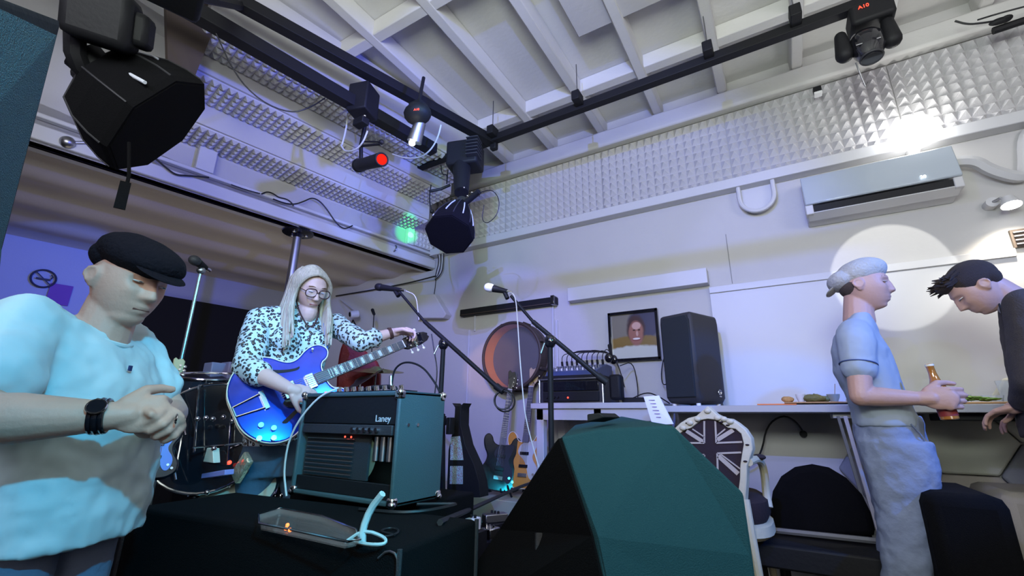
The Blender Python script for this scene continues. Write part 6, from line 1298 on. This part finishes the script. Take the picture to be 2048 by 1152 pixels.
# ================================================================ SEATING AT THE RIGHT
M['chair'] = mat('cream_carved_wood', (.55, .50, .34), .5, bump=.2, scale=40); M['uj'] = mat('dark_velvet', (.022, .012, .014), .9, bump=.2); M['ujl'] = mat('cream_flag_stripe', (.42, .36, .28), .8)
YC = 2.42
ch_ = thing('ornate_armchair', (PY(1440, 1000, YC).x, YC, 0), 'cream carved armchair with a union-flag back behind the stage monitor', 'armchair')
def c2(px, py): p = PY(px, py, YC); return (p.x, p.z)
outer = [c2(*p) for p in ((1415, 812), (1432, 828), (1448, 836), (1462, 838), (1475, 846), (1490, 858), (1502, 876), (1505, 898), (1500, 915), (1494, 930), (1493, 960), (1490, 1008), (1475, 1012), (1350, 1012), (1338, 1005), (1336, 930), (1332, 900), (1336, 876), (1346, 860), (1360, 846), (1376, 836), (1392, 832))]
inner = [c2(*p) for p in ((1415, 838), (1432, 840), (1445, 848), (1455, 856), (1470, 858), (1482, 868), (1487, 888), (1484, 905), (1480, 930), (1479, 960), (1476, 985), (1440, 992), (1390, 992), (1356, 985), (1352, 930), (1350, 900), (1352, 880), (1358, 868), (1368, 860), (1382, 856), (1392, 848), (1402, 840))]
mb = MB(); n_ = len(outer); vs_ = [V((p[0], YC, p[1])) for p in outer] + [V((p[0], YC, p[1])) for p in inner]; bk = [p + V((.01, .045, 0)) for p in vs_]
fs_ = []
for i in range(n_): j = (i + 1) % n_; fs_ += [(i, j, n_ + j, n_ + i), (2 * n_ + i, 3 * n_ + i, 3 * n_ + j, 2 * n_ + j), (i, 2 * n_ + i, 2 * n_ + j, j), (n_ + i, n_ + j, 3 * n_ + j, 3 * n_ + i)]
mb.add(vs_ + bk, fs_).build('back_frame', M['chair'], ch_, bevel=.008, smooth=True)
for (x, y) in ((1395, 838), (1435, 836), (1448, 838), (1460, 843), (1380, 846), (1415, 822), (1366, 856)): MB().ell(V((c2(x, y)[0], YC - .004, c2(x, y)[1])), (.016, .010, .012)).build('carving', M['chair'], ch_)
for (x, y) in ((1394, 838), (1374, 842), (1442, 840), (1455, 846), (1494, 885), (1490, 918)): MB().ell(V((c2(x, y)[0], YC - .002, c2(x, y)[1] - .01)), (.009, .005, .004)).build('carved_slot', M['uj'], ch_)
MB().prism(inner, (0, YC + .012, 0), (1, 0, 0), (0, 0, 1), (0, .025, 0)).build('back_panel', M['uj'], ch_)
fl = MB()
def stripe(a, b, w=.006):
    A, B = V((c2(*a)[0], YC + .008, c2(*a)[1])), V((c2(*b)[0], YC + .008, c2(*b)[1])); d = (B - A).normalized(); s_ = V((-d.z, 0, d.x)) * w; fl.prism([(0, 0)] * 0 or [(0, -1), ((B - A).length, -1), ((B - A).length, 1), (0, 1)], A, d, s_, (0, .006, 0))
for a, b, w in (((1408, 842), (1408, 886), .004), ((1430, 842), (1432, 886), .004), ((1354, 886), (1408, 886), .004), ((1432, 886), (1484, 884), .004), ((1354, 910), (1408, 910), .004), ((1434, 907), (1482, 905), .004), ((1408, 910), (1406, 988), .004), ((1434, 907), (1436, 988), .004),
                ((1372, 862), (1406, 884), .009), ((1384, 858), (1408, 874), .003), ((1434, 880), (1466, 860), .009), ((1433, 872), (1450, 858), .003), ((1436, 912), (1476, 948), .010), ((1440, 908), (1480, 938), .003), ((1404, 914), (1360, 950), .010)): stripe(a, b, w)
fl.build('flag_stripes', M['ujl'], ch_)
sc_ = PY(1490, 985, YC + .1)
seat_c = V((-.41, YC + .27, .60)) 
MB().rings([oval(seat_c + V((0, 0, z)), V((1, 0, 0)), V((0, 1, 0)), a, b, pw=3) for z, a, b in ((0, .25, .24), (.03, .265, .255), (.09, .26, .25), (.115, .22, .21))]).build('seat_cushion', M['uj'], ch_)
MB().rings([oval(seat_c + V((0, 0, z)), V((1, 0, 0)), V((0, 1, 0)), a, b, pw=3) for z, a, b in ((-.07, .25, .24), (-.05, .275, .265), (-.01, .27, .26), (.0, .25, .24))]).build('seat_rail', M['chair'], ch_)
MB().tube([V((c2(1497, 925)[0], YC + .02, c2(1497, 925)[1])), PY(1512, 917, YC + .12), PY(1524, 925, YC + .22), PY(1530, 955, YC + .26), PY(1532, 985, YC + .28), PY(1538, 1015, YC + .26)], .018, 10, smooth=2).build('armrest', M['chair'], ch_)
MB().tube([V((c2(1340, 925)[0], YC + .02, c2(1340, 925)[1])), V((c2(1335, 920)[0], YC + .25, c2(1497, 925)[1])), V((c2(1340, 925)[0], YC + .33, .7))], .018, 10, smooth=2).build('armrest', M['chair'], ch_)
MB().ell(PY(1518, 914, YC + .16), (.03, .05, .014)).build('arm_pad', M['uj'], ch_)
for a, b in (((1488, 1000), (1512, 1180)), ((1345, 1000), (1340, 1180))):
    A = V((c2(*a)[0], YC + .02, c2(*a)[1])); MB().tube([A, V((A.x + (.03 if a[0] > 1400 else -.02), YC - .03, .3)), V((A.x + (.045 if a[0] > 1400 else -.03), YC - .05, .01))], [.022, .018, .013], 10, smooth=1).build('leg', M['chair'], ch_)
for sx in (-.2, .2): MB().tube([seat_c + V((sx, .2, -.04)), seat_c + V((sx * 1.15, .24, -.3)), V((seat_c.x + sx * 1.1, seat_c.y + .23, .01))], [.024, .016, .012], 10, smooth=1).build('leg', M['chair'], ch_)
# black tub chair, low table and pouffes
t = thing('tub_chair', (.12, 3.1, 0), 'black round-backed tub chair under the worktop between armchair and standing man', 'chair')
A, B, T_ = PY(1540, 1050, 3.0), PY(1775, 1060, 3.0), PY(1625, 930, 3.0)
pl = [(PY(x, y, 3.0).x, PY(x, y, 3.0).z) for x, y in ((1540, 1075), (1540, 1020), (1545, 985), (1562, 955), (1590, 936), (1625, 930), (1660, 937), (1695, 958), (1725, 990), (1745, 1030), (1755, 1075))]
MB().prism(pl, (0, 3.0, 0), (1, 0, 0), (0, 0, 1), (0, .10, 0)).build('backrest', M['blackfab'], t, bevel=.03)
MB().bb((pl[0][0], 3.02, .36), (pl[-1][0], 3.5, .52)).build('seat', M['blackfab'], t, bevel=.04)
for x in (pl[0][0] + .04, pl[-1][0] - .04):
    for y in (3.05, 3.45): MB().cyl((x, y, 0), (x, y, .37), .018).build('leg', M['black'], t)
a, b = PY(1500, 1055, 2.85), PY(1765, 1083, 2.85)
t = thing('low_bench', ((a.x + b.x) / 2, 2.9, 0), 'low black bench with a grey front edge in front of the tub chair', 'bench')
MB().tube([a, b], .014, 6).build('edge_bar', mat('grey_edge_bar', (.16, .16, .16), .5), t); zt = min(a.z, b.z) - .02
MB().bb((a.x, 2.62, zt - .1), (b.x, 2.98, zt)).build('seat', M['black'], t, bevel=.01)
for x in (a.x + .03, b.x - .03): MB().bb((x - .02, 2.7, 0), (x + .02, 2.95, zt - .09)).build('side', M['black'], t)
tl = thing('trestle_leg', (PY(1725, 950, 2.95).x, 2.95, 0), 'slanting pale wooden trestle leg left of the standing man', 'table leg')
a, b = PY(1690, 832, 3.02), PY(1757, 1062, 2.98); d_ = (b - a).normalized(); MB().prism([(-.009, -.010), (.009, -.010), (.009, .010), (-.009, .010)], a, (1, 0, 0), (0, 1, 0), d_ * ((a.z - .0) / -d_.z)).build('plank', M['lilac'], tl, bevel=.003)
a, b = PY(1741, 962, 3.15), PY(1764, 1085, 3.1); d_ = (b - a).normalized(); MB().prism([(-.008, -.012), (.008, -.012), (.008, .012), (-.008, .012)], a, (1, 0, 0), (0, 1, 0), d_ * (a.z / -d_.z)).build('strut', M['brown'], tl)
a, b = PY(1676, 832, 3.06), PY(1748, 1075, 3.04); d_ = (b - a).normalized(); MB().prism([(-.007, -.01), (.007, -.01), (.007, .01), (-.007, .01)], a, (1, 0, 0), (0, 1, 0), d_ * (a.z / -d_.z)).build('back_plank', mat('grey_plank', (.18, .18, .16), .7), tl)
def pouf(lb, x0, x1, ytop, yy_, dep, nm='pouffe', m_=None):
    a, b = PY(x0, ytop, yy_), PY(x1, ytop + 12, yy_); z = (a.z + b.z) / 2; t = thing(nm, ((a.x + b.x) / 2, yy_ + dep / 2, 0), lb, nm)
    MB().bb((a.x, yy_, .06), (b.x, yy_ + dep, z)).build('cushion_body', m_ or M['blackfab'], t, bevel=.045)
    for sx in (.05, -.05):
        for sy in (.05, dep - .05): MB().cyl(((a.x if sx > 0 else b.x) + sx, yy_ + sy, 0), ((a.x if sx > 0 else b.x) + sx, yy_ + sy, .07), .02).build('foot', M['black'], t)
    return t
pouf('tall black fabric seat block right of the standing man', 1845, 2022, 984, 2.42, .5, 'seat_block')
pouf('taupe upholstered bench at the right edge below the hexagonal cushions', 2000, 2400, 990, 3.0, .5, 'bench', hexm[2])
# dark things low at the left
tag(MB().bb((-1.2, .55, 0), (-.88, .74, .28)).build('stage_step', M['black'], bevel=.01), 'black stage step between the left man and the flight case', 'step')
